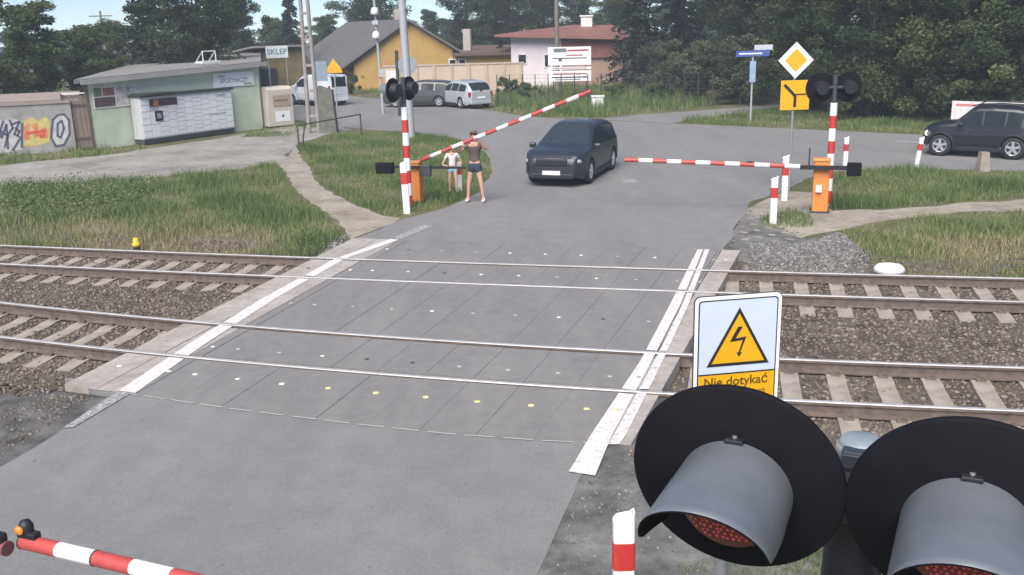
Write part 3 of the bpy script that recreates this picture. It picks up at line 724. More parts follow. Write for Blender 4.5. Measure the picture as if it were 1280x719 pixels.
u, z = on_plane(262, 75, P, Q); rk = MB(); zz = zr+.1
for a in (-.35, .35):
    rk.cyl((u+.6+a, .8, zz-.1), (u+.6+a, .8, zz+.5), .025); rk.cyl((u+.6+a, 1.5, zz-.1), (u+.6+a, .8, zz+.5), .02)
rk.cyl((u+.25, .8, zz+.5), (u+.95, .8, zz+.5), .025); rk.box((u+.6, .9, zz+.02), (1.0, .5, .1)); rk.build('antenna_rack', DIRTYW, roof)
corner = MB(); corner.box((.03, -.012, zl/2-.1), (.16, .02, zl)); corner.build('corner_board', mat('brown_boards', (.16, .12, .10), .8), shop)
# picture panel left of the lockers
def local_rect(px0, py0, px1, py1, P, Q):
    u0, z0 = on_plane(px0, py1, P, Q); u1, z1 = on_plane(px1, py0, P, Q); return (u0+u1)/2, (z0+z1)/2, abs(u1-u0), abs(z1-z0)
u, z, w, h = local_rect(118, 105, 172, 136, P, Q)
ad = MB(); ad.box((u, -.03, z), (w, .04, h)); adv = ad.build('advert_panel', DIRTYW, shop)
pics = MB(); cols = [(.08, .05, .04), (.42, .38, .36), (.22, .10, .08), (.5, .47, .42), (.12, .16, .10), (.30, .27, .24)]
pm = [mat('print_%d' % i, c, .6, var=.45, scale=5) for i, c in enumerate(cols)]
for k, (a, b, c, d) in enumerate([(-.49, -.05, -.45, .0), (-.02, .3, -.42, .46), (-.3, -.05, .05, .44), (.32, .49, -.1, .44), (-.49, -.32, .04, .46), (.32, .49, -.46, -.13)]):
    pics.box((u+(a+b)/2*w, -.053, z+(c+d)/2*h), ((b-a)*w, .006, (d-c)*h), k)
pics.build('printed_picture', pm, adv)
u, z, w, h = local_rect(267, 89, 315, 110, P, Q)
sg = MB(); sg.box((u, -.04, z), (w, .05, h)); sgn = sg.build('shop_sign', WHITE, shop)
TEAL = mat('teal_letters', (.03, .20, .19), .5)
text('Sklep', h*.26, (u-w*.3, -.07, z+h*.27), FRONT, TEAL, sgn); text('SPOŻYWCZY', h*.42, (u, -.07, z-h*.08), FRONT, TEAL, sgn, sx=min(1, w/(h*2.9)))
lf = MB(); lf.box((u+w*.34, -.068, z-h*.36), (w*.2, .004, h*.1)); lf.build('sign_mark', mat('leaf_green', (.08, .3, .08), .5), sgn)
# lockers
LP, LQ = G(181.5, 181.5), G(294, 165.7); loc, rz, L = frame(LP, LQ); _, h1 = upright(181.5, 181.5, 122)
lk = thing('parcel_locker', 'wide white parcel locker bank with dark screen against the green shop wall', 'parcel locker', loc, rz)
b_ = MB(); b_.box((L/2, .32, .12), (L, .6, .2)); b_.build('base', DGREY, lk)
b_ = MB(); b_.box((L/2, .3, (h1+.22)/2), (L, .6, h1-.22)); b_.build('cabinet', mat('cabinet_grey', (.45, .45, .46), .5), lk)
b_ = MB(); b_.box((L/2, .27, h1+.05), (L+.1, .74, .1)); b_.box((L*.16, .1, h1+.12), (L*.32, .9, .06)); b_.build('canopy', mat('dark_green_black', (.03, .04, .035), .5), lk)
nc = 11; cw = L/nc
for c in range(nc):
    nr = [6, 4, 8, 5, 9, 6, 10, 7, 5, 8, 6][c]
    if c == 1: nr = 3
    dm = MB()
    for r in range(nr):
        hh = (h1-.32)/nr
        if c in (1, 2, 3) and r == nr-1: continue
        dm.box((cw*(c+.5), -.006, .26+hh*(r+.5)), (cw-.035, .016, hh-.03))
    dm.build('locker_door', mat('locker_white', (.74, .74, .75), .4, var=.04), lk)
b_ = MB(); b_.box((cw*2.6, -.012, h1-.26), (cw*3.1, .03, .30)); pn = b_.build('brand_panel', mat('dark_maroon', (.06, .03, .04), .5), lk)
b_ = MB(); b_.box((cw*1.7, -.03, h1-.26), (.22, .012, .24)); b_.box((cw*1.9, -.031, h1-.2), (.1, .014, .1)); b_.build('panel_mark', mat('orange_mark', (.6, .22, .05), .5), pn)
b_ = MB(); b_.box((cw*1.9, -.02, h1*.58), (.38, .04, .42)); scr = b_.build('screen_surround', BLACK, lk)
b_ = MB(); b_.box((cw*1.9, -.044, h1*.585), (.2, .01, .22)); b_.build('screen', mat('grey_screen', (.3, .33, .36), .2), scr)
b_ = MB(); b_.box((L-.6, -.017, h1-.2), (.5, .008, .05)); b_.build('notice_strip', mat('grey_print', (.3, .3, .31), .6), lk); b_ = MB(); b_.box((L-.9, -.017, .95), (1.0, .008, .035)); b_.build('notice_strip', mat('grey_print', (.3, .3, .31), .6), lk)

# graffiti wall
WALLC = mat('stained_concrete', (.25, .24, .23), .9, var=.25, scale=1.5, bump=.2, bscale=25)
P, Q = G(-160, 205), G(96, 188); loc, rz, L = frame(P, Q); u0, z0 = on_plane(0, 131, P, Q); u1, z1 = on_plane(95, 120, P, Q)
gw = thing('graffiti_wall', 'grey concrete yard wall sprayed with silver, blue and orange graffiti', 'wall', loc, rz)
hw = (z0+z1)/2-.15
b_ = MB(); b_.box((L/2, .1, hw/2-.1), (L, .2, hw+.2)); b_.build('wall_slab', WALLC, gw)
b_ = MB(); b_.box((L/2, .1, hw+.04), (L, .3, .1)); b_.box((L*.8, .9, hw+.2), (L*.5, 1.6, .1), M=Matrix.Rotation(R(8), 3, 'X')); b_.build('coping', mat('pinkish_coping', (.24, .20, .18), .9), gw)
def paintpoly(name, m, polys, y, par):
    g = MB()
    for p in polys: g.prism(p, y, y-.003)
    return g.build(name, m, par)
def pl(pts): return [on_plane(a, b, P, Q) for a, b in pts]
SILV = mat('silver_spray', (.38, .37, .37), .6, var=.2, scale=4); SPB = mat('dark_blue_spray', (.07, .075, .11), .6); SPO = mat('orange_spray', (.48, .17, .08), .6, var=.25, scale=5); SPY = mat('yellow_spray', (.45, .36, .13), .6, var=.2, scale=5); SPR = mat('red_spray', (.5, .06, .04), .6)
paintpoly('graffiti_fill', SILV, [pl([(-14, 152), (-4, 146), (4, 152), (12, 148), (24, 150), (28, 187), (16, 190), (-4, 192), (-16, 190)]), pl([(66, 150), (72, 144), (80, 143), (86, 150), (87, 168), (80, 181), (70, 183), (64, 172)])], -.003, gw)
paintpoly('graffiti_patch', SPY, [pl([(27, 152), (40, 147), (48, 151), (57, 146), (63, 152), (62, 178), (48, 182), (30, 183)])], -.003, gw)
paintpoly('graffiti_letter', SPO, [pl([(29, 158), (36, 154), (38, 174), (30, 176)]), pl([(41, 156), (47, 153), (49, 170), (43, 173)]), pl([(51, 160), (59, 160), (60, 172), (52, 173)])], -.0075, gw)
paintpoly('graffiti_letter', SPR, [pl([(33, 165), (58, 162), (58, 165), (33, 168.5)]), pl([(48, 168), (57, 166), (56, 171), (50, 173)])], -.0105, gw)
out = MB()
def spray(pts, r=.05):
    q = [on_plane(a, b, P, Q) for a, b in pts]
    for (a, b), (c, d) in zip(q[:-1], q[1:]):
        l = math.hypot(c-a, d-b); t = math.atan2(d-b, c-a)
        out.box(((a+c)/2, -.009, (b+d)/2), (l+r, .004, r*1.6), M=Matrix.Rotation(-t, 3, 'Y'))
spray([(66, 150), (72, 144), (80, 143), (86, 150), (87, 168), (80, 181), (70, 183), (64, 172), (66, 150)]); spray([(72, 155), (77, 151), (80, 160), (76, 172), (72, 170), (72, 155)])
spray([(-10, 188), (-4, 158), (2, 172), (8, 156), (10, 186)]); spray([(4, 152), (0, 164), (10, 170), (6, 184)]); spray([(14, 156), (24, 152), (18, 168), (26, 172), (16, 188)]); spray([(20, 160), (24, 164), (22, 170)])
spray([(-12, 160), (-2, 152)]); spray([(28, 154), (27, 184)]); spray([(12, 150), (16, 160), (10, 168)])
out.build('graffiti_outline', SPB, gw)
# brown gate post and board between wall and shop
gp, gh = upright(104, 187, 117)
gt = thing('wooden_gate', 'dark brown wooden gate leaf between graffiti wall and shop', 'gate', (gp.x, gp.y, 0), rz)
b_ = MB()
for k in range(5): b_.box((-.36+k*.18, 0, gh/2), (.165, .06, gh-.1))
b_.build('board', mat('brown_boards', (.16, .12, .10), .8), gt)
b_ = MB(); b_.box((-.5, .0, gh/2), (.12, .12, gh+.06)); b_.box((0, -.045, gh*.8), (.9, .03, .1)); b_.box((0, -.045, gh*.2), (.9, .03, .1)); b_.build('gate_frame', mat('dark_timber', (.07, .055, .05), .8), gt)
b_ = MB(); b_.box((0, .02, gh+.02), (1.0, .22, .05)); b_.build('cap', DIRTYW, gt)

# clothes bin
P, Q = G(338, 160), G(370, 157); loc, rz, L = frame(P, Q); _, hb = upright(352, 158, 108)
cb = thing('clothes_bin', 'cream metal clothes collection bin standing right of the shop', 'donation bin', loc, rz+R(6))
BINC = mat('cream_enamel', (.52, .47, .40), .5, var=.1, scale=3)
b_ = MB(); b_.prism([(0, 0.05), (1.0, .05), (1.0, hb*.9), (.85, hb), (.0, hb)], 0, 1); body = MB()
body.add([(0, 0, .05), (L, 0, .05), (L, 1, .05), (0, 1, .05), (0, 0, hb*.93), (L, 0, hb*.93), (L, 1, hb*.93), (0, 1, hb*.93), (0, .18, hb), (L, .18, hb), (L, .85, hb), (0, .85, hb)],
         [(0, 1, 2, 3), (0, 1, 5, 4), (1, 2, 6, 5), (2, 3, 7, 6), (3, 0, 4, 7), (4, 5, 9, 8), (6, 7, 11, 10), (5, 6, 10, 9), (7, 4, 8, 11), (8, 9, 10, 11)])
body.build('bin_body', BINC, cb)
b_ = MB(); b_.box((L/2+.06, -.012, hb*.66), (L*.72, .03, hb*.28)); ch_ = b_.build('drop_flap', mat('tan_flap', (.34, .27, .21), .6), cb)
b_ = MB()
for k in range(4): b_.box((L*.32+k*L*.14, -.03, hb*.66), (L*.1, .006, .05))
b_.build('print_line', DGREY, ch_)
b_ = MB(); b_.box((L/2+.08, -.008, hb*.26), (L*.6, .012, hb*.26)); lb = b_.build('label_panel', WHITE, cb)
b_ = MB(); b_.box((L/2+.08, -.017, hb*.27), (.16, .005, .05)); b_.box((L/2+.08, -.0171, hb*.27), (.05, .0055, .16)); b_.build('label_mark', DGREY, lb)
b_ = MB(); b_.box((L*.2, .5, .03), (.1, .9, .06)); b_.box((L*.8, .5, .03), (.1, .9, .06)); b_.build('skid', DGREY, cb)

# dark lean-to with the second shop sign
P, Q = G(322, 128), G(385, 124); loc, rz, L = frame(P, Q); _, hk = upright(350, 126, 62)
kz = thing('annex_building', 'dark brown annex with a tin roof under the second shop sign', 'outbuilding', loc, rz)
b_ = MB(); b_.box((L/2, 2, hk/2-.1), (L, 4, hk)); b_.build('wall', mat('ochre_wall', (.16, .125, .06), .9, var=.3, scale=1.2), kz)
b_ = MB(); b_.box((L/2, 1.9, hk+.05), (L+.4, 4.6, .12), M=Matrix.Rotation(R(-4), 3, 'X')); b_.build('roof', ROOFG, kz)
b_ = MB(); b_.box((L*.28, -.03, 1.05), (1.0, .06, 2.1)); b_.build('door', mat('black_doorway', (.02, .022, .025), .6), kz)
P2, Q2 = G(327, 122), G(357, 121); u, z, w, h = local_rect(332, 57, 358, 73, P, Q)
loc2 = at_depth(346, 65, (P-CAM).dot(cF)*.93)
ss = thing('shop_board', 'white board reading SKLEP above the dark annex door', 'sign', (loc2.x, loc2.y, 0), rz)
b_ = MB(); b_.box((0, 0, loc2.z), (w*.93, .08, h*.93)); b_.build('board', WHITE, ss)
text('SKLEP', h*.62, (0, -.045, loc2.z), FRONT, mat('teal_letters', (.03, .20, .19)), ss)
b_ = MB(); b_.cyl((-w*.38, .05, 0), (-w*.38, .05, loc2.z), .03); b_.cyl((w*.38, .05, 0), (w*.38, .05, loc2.z), .03); b_.build('post', GREYP, ss)

# yellow house, gable towards the road, grey roof falling to the left
YW = mat('yellow_render', (.36, .225, .07), .85, var=.12, scale=.8); TILE = mat('grey_roof_tiles', (.10, .095, .095), .85, var=.22, scale=2.)
P, Q = G(445, 113), G(650, 110); loc, rz, L = frame(P, Q)
ua, za = on_plane(508, 27, P, Q); ul, zl = on_plane(436, 80, P, Q); ur, zr = on_plane(566, 62, P, Q); LG = ur
yh = thing('yellow_house', 'yellow gabled house with grey roof behind the parked cars', 'house', loc, rz)
BK = 16; SH = -10.5
g = MB(); prof = [(0, -.1), (LG, -.1), (LG, zr), (ua, za), (0, zl)]
vs = [(x, 0, z) for x, z in prof]+[(x+SH, BK, z) for x, z in prof]; n = 5
g.add(vs, [tuple(range(n)), tuple(range(2*n-1, n-1, -1))]+[(i, (i+1) % n, n+(i+1) % n, n+i) for i in range(n)]); g.build('wall', YW, yh)
g = MB()
for (x0, z0), (x1, z1), in (((ua, za), (-1.4, zl-.55)), ((ua, za), (LG+.5, zr-.3))):
    up = .16; vs = [(x0-SH*.03, -.5, z0+.02), (x1-SH*.03, -.5, z1+.02), (x1+SH, BK+.4, z1+.02), (x0+SH, BK+.4, z0+.02)]
    vs = vs+[(a, b, c+up) for a, b, c in vs]; g.add(vs, [(0, 1, 2, 3), (4, 5, 6, 7), (0, 1, 5, 4), (1, 2, 6, 5), (2, 3, 7, 6), (3, 0, 4, 7)])
yr = g.build('roof', TILE, yh)
_, zw = on_plane(600, 66, P, Q); g = MB(); g.box(((LG+L)/2+.05, 3, zw/2-.05), (L-LG-.1, 6, zw)); lw = g.build('wall', YW, yh); lw['label'] = 'low wing of the yellow house'
g = MB(); g.box(((LG+L)/2+.2, 2.9, zw+.1), (L-LG+.2, 7, .2), M=Matrix.Rotation(R(3), 3, 'X')); lr = g.build('roof', mat('brown_eaves', (.11, .07, .055), .8), yh); lr['label'] = 'flat brown roof of the low wing'
u_c, z_c = on_plane(573, 52, P, Q); g = MB(); g.box((u_c+.2, 2, z_c-.1), (.55, .5, 1.9)); g.build('chimney', mat('pale_chimney', (.36, .33, .3), .9), lr)
g = MB(); g.box((ua-2.2, 5.5, za+.2), (.6, .6, 1.6)); g.build('chimney', mat('chimney_render', (.34, .29, .25)), yr)
for px in (566, 578):
    u, z, w, h = local_rect(px-4, 74, px+4, 86, P, Q); g = MB(); g.box((u, -.02, z), (w*1.15, .05, h*1.1)); wf = g.build('window', DIRTYW, yh); g = MB(); g.box((u, -.04, z), (w*.85, .03, h*.85)); g.build('pane', GLASS, wf)
# beige boundary wall in front
P, Q = G(482, 121), G(655, 116.5); loc, rz, L = frame(P, Q); _, hh = upright(600, 118, 80)
bw = thing('boundary_wall', 'beige rendered boundary wall in front of the yellow house', 'wall', loc, rz)
g = MB(); g.box((L/2, .12, hh/2-.1), (L, .24, hh+.1)); g.build('wall_panel', mat('beige_render', (.46, .37, .29), .9, var=.1, scale=.7), bw)
g = MB(); g.box((L/2, .12, hh+.01), (L+.1, .34, .08)); g.build('coping', mat('pale_coping', (.42, .36, .31), .9), bw)
g = MB(); g.box((L*.05, -.01, hh*.55), (.7, .03, hh*.62)); g.build('notice', DIRTYW, bw)
g = MB()
for k in range(8): g.box((L*(k+.5)/8+.4, -.04, hh/2-.1), (.22, .08, hh+.09))
g.build('pier', mat('beige_pier', (.42, .335, .265), .9), bw)

# red roofed house: white front, brick wing
P, Q = G(640, 111), G(785, 109); loc, rz, L = frame(P, Q)
rh = thing('red_roofed_house', 'white house with red tin roof and brick wing behind the notice boards', 'house', loc, rz)
um, zm = on_plane(702, 45, P, Q); ul, zl = on_plane(629, 43, P, Q); ur, zr = on_plane(776, 66, P, Q); ut, ztp = on_plane(752, 31, P, Q)
HW = mat('white_render_house', (.62, .56, .58), .85, var=.08, scale=.8); BR = mat('maroon_cladding', (.19, .07, .06), .8, var=.2, scale=3); PK = mat('pink_brown_render', (.32, .20, .16), .85, var=.12, scale=1.5)
TINR = mat('red_tin_roof', (.20, .085, .07), .6, var=.15, scale=1.5)
g = MB(); g.box((um/2, 3.5, zl/2-.2), (um, 7, zl-.1)); g.build('wall', HW, rh)
u7, z7 = on_plane(735, 72, P, Q)
g = MB(); g.box(((um+L)/2-.2, 3.2, z7/2), (L-um-.4, 6.4, z7+.1)); lw = g.build('wall', PK, rh); lw['label'] = 'pink brown lower wall of the wing'
_, ze = on_plane(776, 47, P, Q)
g = MB(); g.box(((um+ur)/2+.01, 3.1, (z7+ze)/2-.05), (ur-um-.02, 6.6, ze-z7-.06)); lw = g.build('gable', BR, rh); lw['label'] = 'maroon clad upper wall of the wing'
tq = (Q-P).normalized(); nq = Vector((-tq.y, tq.x, 0)); P_r, Q_r = P+nq*3.4, Q+nq*3.4
ur1, zr1 = on_plane(716, 31, P_r, Q_r); ur2, zr2 = on_plane(764, 31, P_r, Q_r)
g = MB(); vs = [(-1.0, -.8, zl), (ur+.5, -.8, ze+.02), (ur+.5, 7.6, ze+.02), (-1.0, 7.6, zl), (ur1, 3.4, zr1), (ur2, 3.4, zr2)]
g.add(vs+[(a_, b_, c_-.16) for a_, b_, c_ in vs[:4]], [(0, 1, 5, 4), (1, 2, 5), (2, 3, 4, 5), (3, 0, 4), (0, 1, 7, 6), (1, 2, 8, 7), (2, 3, 9, 8), (3, 0, 6, 9), (6, 7, 8, 9)])
rr = g.build('roof', TINR, rh)
uc, zc = on_plane(729, 25, P, Q); g = MB(); g.box((uc-.1, 3, zc-.35), (.8, .7, 1.2)); g.box((uc-.1, 3, zc+.28), (.95, .85, .1)); g.build('chimney', DIRTYW, rr)
for (x0, y0, x1, y1) in ((648, 68, 658, 80), (681, 68, 688, 84)):
    u, z, w, h = local_rect(x0, y0, x1, y1, P, Q); g = MB(); g.box((u, -.02, z), (w*1.15, .06, h*1.1)); wf = g.build('window', DIRTYW, rh); g = MB(); g.box((u, -.045, z), (w*.9, .03, h*.9)); g.build('pane', GLASS, wf)
# notice boards
P, Q = G(686, 127), G(739, 126); loc, rz, L = frame(P, Q)
nb = thing('notice_boards', 'three white advertising boards on posts before the red roofed house', 'advertising board', loc, rz)
u_, zt = on_plane(690, 58, P, Q); pp = MB()
for x in (.12*L, .88*L): pp.cyl((x, .08, -.1), (x, .08, zt+.02), .035)
pp.build('post', DGREY, nb)
for (y0, y1, ls) in ((58, 82, [(.28, .18, .3, .22, 2), (.7, .2, .5, .1, 1), (.5, .62, .8, .06, 0), (.62, .46, .4, .07, 1), (.28, .72, .08, .12, 0)]), (83.2, 87.2, [(.5, .5, .8, .3, 1)]), (88, 102, [(.5, .3, .8, .14, 1), (.5, .62, .84, .12, 0), (.45, .85, .6, .08, 0)])):
    u, z, w, h = local_rect(686, y0, 739, y1, P, Q); g = MB(); g.box((L/2, 0, z), (L, .05, h)); bd = g.build('board', WHITE, nb)
    g = MB()
    for k, (a, b, c, d, mi) in enumerate(ls): g.box((L/2+(a-.5)*w, -.028-.0004*k, z+(.5-b)*h), (c*w, .006, d*h), mi)
    g.build('printed_strip', [DGREY, mat('maroon_print', (.3, .08, .07)), mat('slate_print', (.12, .14, .15))], bd)
# mesh fence on the far verge
P, Q = G(622, 133), G(890, 133); loc, rz, L = frame(P, Q); _, fh = upright(760, 133, 92)
fn = thing('mesh_fence', 'dark wire mesh fence along the far verge', 'fence', loc, rz)
g = MB(); N = 16
for k in range(N+1):
    pk = MB(); pk.cyl((L*k/N, 0, -.1), (L*k/N, 0, fh), .03, n=6); pk.build('post', DGREY, fn)
for z in np.arange(.12, fh, .2): g.cyl((0, 0, z), (L, 0, z), .006, n=4)
for x in np.arange(0, L, .25): g.cyl((x, .006, .05), (x, .006, fh-.05), .004, n=4)
g.build('wire_mesh', DGREY, fn)

# ---------------------------------------------------------------- poles and signs, far side
def pole_at(name, label, cat, px, py, pyt, r, material, parts=None, rt=None, pxt=None):
    b, h = upright(px, py, pyt, pxt); o = thing(name, label, cat, (b.x, b.y, -.05), 0)
    return o, b, h
o, b, h = pole_at('lighting_mast', 'tall thick grey steel mast behind the left barrier', 'mast', 514, 172, -60, .1, GREYP)
g = MB(); g.cyl((0, 0, 0), (-.12, 0, h), .17, .15, n=16); g.build('mast', GREYP, o); g = MB(); g.cyl((0, 0, .0), (0, 0, .06), .3, n=16); g.build('base_plate', GREYP, o)
o, b, h = pole_at('camera_pole', 'slim grey pole carrying white lamps left of the tall mast', 'pole', 479, 142, -40, .05, GREYP)
g = MB(); g.cyl((0, 0, 0), (-.15, 0, h), .075, .06, n=10); g.build('pole', GREYP, o)
_, z1 = upright(479, 142, 42); _, z2 = upright(479, 142, 12); _, z3 = upright(479, 142, 27)
for zz, s in ((z1, 1.), (z2, 1.1)):
    g = MB(); g.lathe([(.02, .18), (.12, .16), (.19, .02), (.21, -.16), (.15, -.2), (0, -.2)], 14); g.build('lamp_head', WHITE, o, (-.11, -.16, zz))
g = MB(); g.box((0, 0, 0), (.34, .2, .22), bev=.02); g.build('junction_box', GREYP, o, (-.11, -.1, z3))
_, z4 = upright(479, 142, 90); g = MB(); g.box((.05, -.1, z4), (.3, .06, .4)); g.build('sign_back', GREYP, o)
o, b, h = pole_at('sign_post', 'short dark sign post left of the tall grey mast', 'post', 500, 145, 62, .05, DGREY)
g = MB(); g.cyl((0, 0, 0), (0, 0, h), .09, n=10); g.build('post', DGREY, o)
g = MB(); n = 8; zc = upright(500, 145, 80)[1]
oct_ = [(.52*math.cos(R(22.5+45*k)), .52*math.sin(R(22.5+45*k))) for k in range(8)]
g.prism(oct_, -.02, .0, c=(.55, -.12, zc)); g.build('sign_plate', mat('grey_sign_back', (.27, .29, .31), .5, metal=.3), o)
g = MB(); g.cyl((0, -.05, zc), (.55, -.08, zc), .035); g.build('bracket', DGREY, o)
# twin concrete pole and boards at its foot
o, b, h = pole_at('concrete_pole', 'twin legged weathered concrete power pole beside the white van', 'power pole', 393, 166, -60, .1, DGREY)
CP = mat('pole_concrete', (.25, .225, .21), .9, var=.2, scale=3)
for dx in (-.16, .16):
    g = MB(); g.cyl((dx*1.4, 0, 0), (dx*.8, 0, h), .10, .075, n=8); g.build('leg', CP, o)
for z in np.arange(.8, h, 1.1): g = MB(); g.box((0, 0, z), (.38, .1, .12)); g.build('cross_brace', CP, o)
_, z1 = upright(403, 166, 75); _, z0 = upright(403, 166, 100)
g = MB(); g.box((.55, -.1, (z0+z1)/2), (.5, .04, z1-z0)); g.build('sign_back', mat('blue_grey_back', (.19, .23, .28), .5), o)
g = MB(); g.prism([(.25, 0), (1.05, 0), (.95, 1.9), (.35, 2.1)], -.25, .25); g.build('plinth', mat('mossy_concrete', (.12, .12, .10), .9, var=.3, scale=4), o)
b, h = upright(421, 133, 72); o = thing('warning_sign', 'small yellow triangular road sign behind the white van', 'sign', (b.x, b.y, -.05))
g = MB(); g.cyl((0, 0, 0), (0, 0, h), .04, n=8); g.build('post', GREYP, o)
z0 = upright(421, 133, 90)[1]; g = MB(); g.prism([(-.5, z0), (.5, z0), (.42, z0+.25), (0, h), (-.42, z0+.25)], -.08, -.04); g.build('sign_plate', YELLOW, o)
# low railing by the yard
b, _ = upright(374, 187, 160); b2 = G(452, 170); b3 = G(540, 176)
gr = thing('guard_rail', 'rusty low tube railing at the corner of the gravel yard', 'railing', tuple(b))
hz = upright(374, 187, 157)[1]; d2, d3 = b2-b, b3-b
RUSTD = mat('dark_rusty_tube', (.07, .06, .055), .7)
g = MB(); g.tube([(0, 0, hz), (d2.x, d2.y, hz)], .028, 6); g.build('rail', RUSTD, gr)
for k in range(2):
    g = MB(); q_ = d2*k; g.cyl((q_.x, q_.y, -.1), (q_.x, q_.y, hz+.02), .035, n=8); g.build('post', RUSTD, gr)
g = MB(); g.cyl((.12, -.1, -.1), (.35, -.25, hz*1.15), .03, n=8); g.build('brace', RUSTD, gr)
# wooden pole behind the notice boards, distant pole
b, h = upright(697, 118, -60); o = thing('wooden_pole', 'brown wooden utility pole behind the white boards', 'utility pole', (b.x, b.y, -.05)); g = MB(); g.cyl((0, 0, 0), (0, 0, h), .16, .12, n=10); g.build('pole', WOOD, o); g = MB(); g.box((0, -.1, h-.6), (1.6, .1, .12)); g.build('crossarm', WOOD, o)
b = G_dist(131, 90); hh = CAMH+ray(131, 13).z/math.hypot(ray(131, 13).x, ray(131, 13).y)*90
o = thing('utility_pole', 'distant thin pole with crossarms above the left trees', 'utility pole', (b.x, b.y, -.05)); g = MB(); g.cyl((0, 0, 0), (0, 0, hh), .12, .09, n=8); g.build('pole', WOOD, o)
for k in (0, 1): g = MB(); g.box((0, 0, hh-.4-.8*k), (1.9-.4*k, .1, .1)); g.build('crossarm', WOOD, o)
# blue street name sign
b, h = upright(938, 152, 62); o = thing('street_name_sign', 'blue street name plates on a grey post at the side road', 'street sign', (b.x, b.y, -.05))
BLUE = mat('street_blue', (.05, .09, .30), .5)
g = MB(); g.cyl((0, 0, 0), (0, 0, h), .045, n=8); g.build('post', GREYP, o)
g = MB(); g.box((-.02, -.06, h-.12), (1.45, .03, .24)); n1 = g.build('name_plate', BLUE, o); g = MB(); g.box((.45, .0, h+.13), (.8, .03, .22)); n2 = g.build('name_plate', mat('pale_plate', (.42, .45, .5)), o)
g = MB(); g.box((-.12, -.078, h-.12), (1.0, .006, .06)); g.build('print_line', WHITE, n1)
g = MB(); g.box((0, -.06, h-.9), (.26, .03, .9)); g.build('notice', mat('faded_blue', (.25, .33, .45)), o)
# priority road sign with the bent-priority plate
b, h = upright(986, 238, 50); o = thing('priority_sign', 'yellow diamond priority sign over square yellow junction plate', 'road sign', (b.x, b.y, -.05), R(2))
g = MB(); g.cyl((0, 0, 0), (0, 0, h-.1), .03, n=10); g.build('post', GALV, o)
zc = upright(986, 238, 73)[1]; D = (h-zc)
dia = lambda r: [(0, r), (r, 0), (0, -r), (-r, 0)]
g = MB(); g.prism(dia(D), -.06, -.035, c=(0, 0, zc)); p = g.build('diamond_plate', WHITE, o); g = MB(); g.prism(dia(D*.64), -.066, -.0605, c=(0, 0, zc)); g.build('diamond_centre', YELLOW, p)
z1, z0 = upright(986, 238, 98)[1], upright(986, 238, 135)[1]; S = z1-z0; zc = (z0+z1)/2
g = MB(); g.box((0.02, -.05, zc), (S, .025, S), bev=.008); p = g.build('junction_plate', YELLOW, o)
g = MB()
def bar(a, b, w, y, gg):
    (x0, z0_), (x1, z1_) = a, b; l = math.hypot(x1-x0, z1_-z0_); gg.box(((x0+x1)/2, y, (z0_+z1_)/2), (l, .004, w), M=Matrix.Rotation(-math.atan2(z1_-z0_, x1-x0), 3, 'Y'))
bar((.02, zc-S*.4), (.02, zc+.02), S*.1, -.066, g); bar((.02, zc-.02), (-S*.36, zc+S*.36), S*.1, -.067, g); bar((.04, zc+.02), (S*.4, zc+.02), S*.045, -.068, g); g.build('route_symbol', BLACK, p)
g = MB(); g.box((0, -.03, zc+.1), (.12, .04, .05)); g.box((0, -.03, zc+S*.9), (.12, .04, .05)); g.build('clamp', GALV, o)

# ---------------------------------------------------------------- bollards
def make_bollard(label, px, py, pyt, tilt=0, wid=.13):
    b, h = upright(px, py, pyt); o = thing('guide_post', label, 'guide post', (b.x, b.y, -.03), 0, 'white and red guide posts at the crossing')
    def seg(z0, z1, m, nm, grow=0):
        g = MB(); w = wid/2+grow; d = .055+grow; n = 10
        ring = lambda z, dz=0: [(w*math.copysign(abs(math.cos(t))**.35, math.cos(t)), d*math.copysign(abs(math.sin(t))**.35, math.sin(t)), z+dz*math.cos(t)) for t in [2*math.pi*(k+.5)/16 for k in range(16)]]
        top = dz_top if nm == 'post' else 0
        vs = ring(z0)+ring(z1, top); g.add(vs, [(k, (k+1) % 16, 16+(k+1) % 16, 16+k) for k in range(16)]+[tuple(range(15, -1, -1)), tuple(range(16, 32))], 0)
        return g.build(nm, m, o)
    dz_top = .045
    seg(0, h, WHITE, 'post'); seg(h*.58, h*.80, RED, 'red_band', .003)
    o.rotation_euler.y = tilt
    return o
make_bollard('white post with red band in front of the right orange barrier box', 966, 279, 221, 0, .15)
make_bollard('white post with red top beside the yellow diamond sign pole', 980, 250, 194, 0, .15)
make_bollard('white post with red band behind the right counterweight', 1056, 210, 171, 0, .13)
make_bollard('leaning white post with red band before the black car', 1145, 208, 171, R(7), .12)
make_bollard('white post with red band left of the left orange barrier box', 509, 266, 201, R(-1.5), .17)
make_bollard('white post half hidden behind the child', 575, 238, 201, 0, .13)
make_bollard('big white post with red band below the near signal lamp', 779, 790, 640, 0, .16)
b, h = upright(1228, 213, 188); o = thing('concrete_stub', 'short concrete marker stub at the verge below the black car', 'marker stone', (b.x, b.y, -.05)); g = MB(); g.add([(-.16, -.16, 0), (.16, -.16, 0), (.16, .16, 0), (-.16, .16, 0), (-.11, -.11, h), (.11, -.11, h), (.11, .11, h), (-.11, .11, h)], [(0, 1, 5, 4), (1, 2, 6, 5), (2, 3, 7, 6), (3, 0, 4, 7), (4, 5, 6, 7)]); g.build('stub', SLEEP, o)
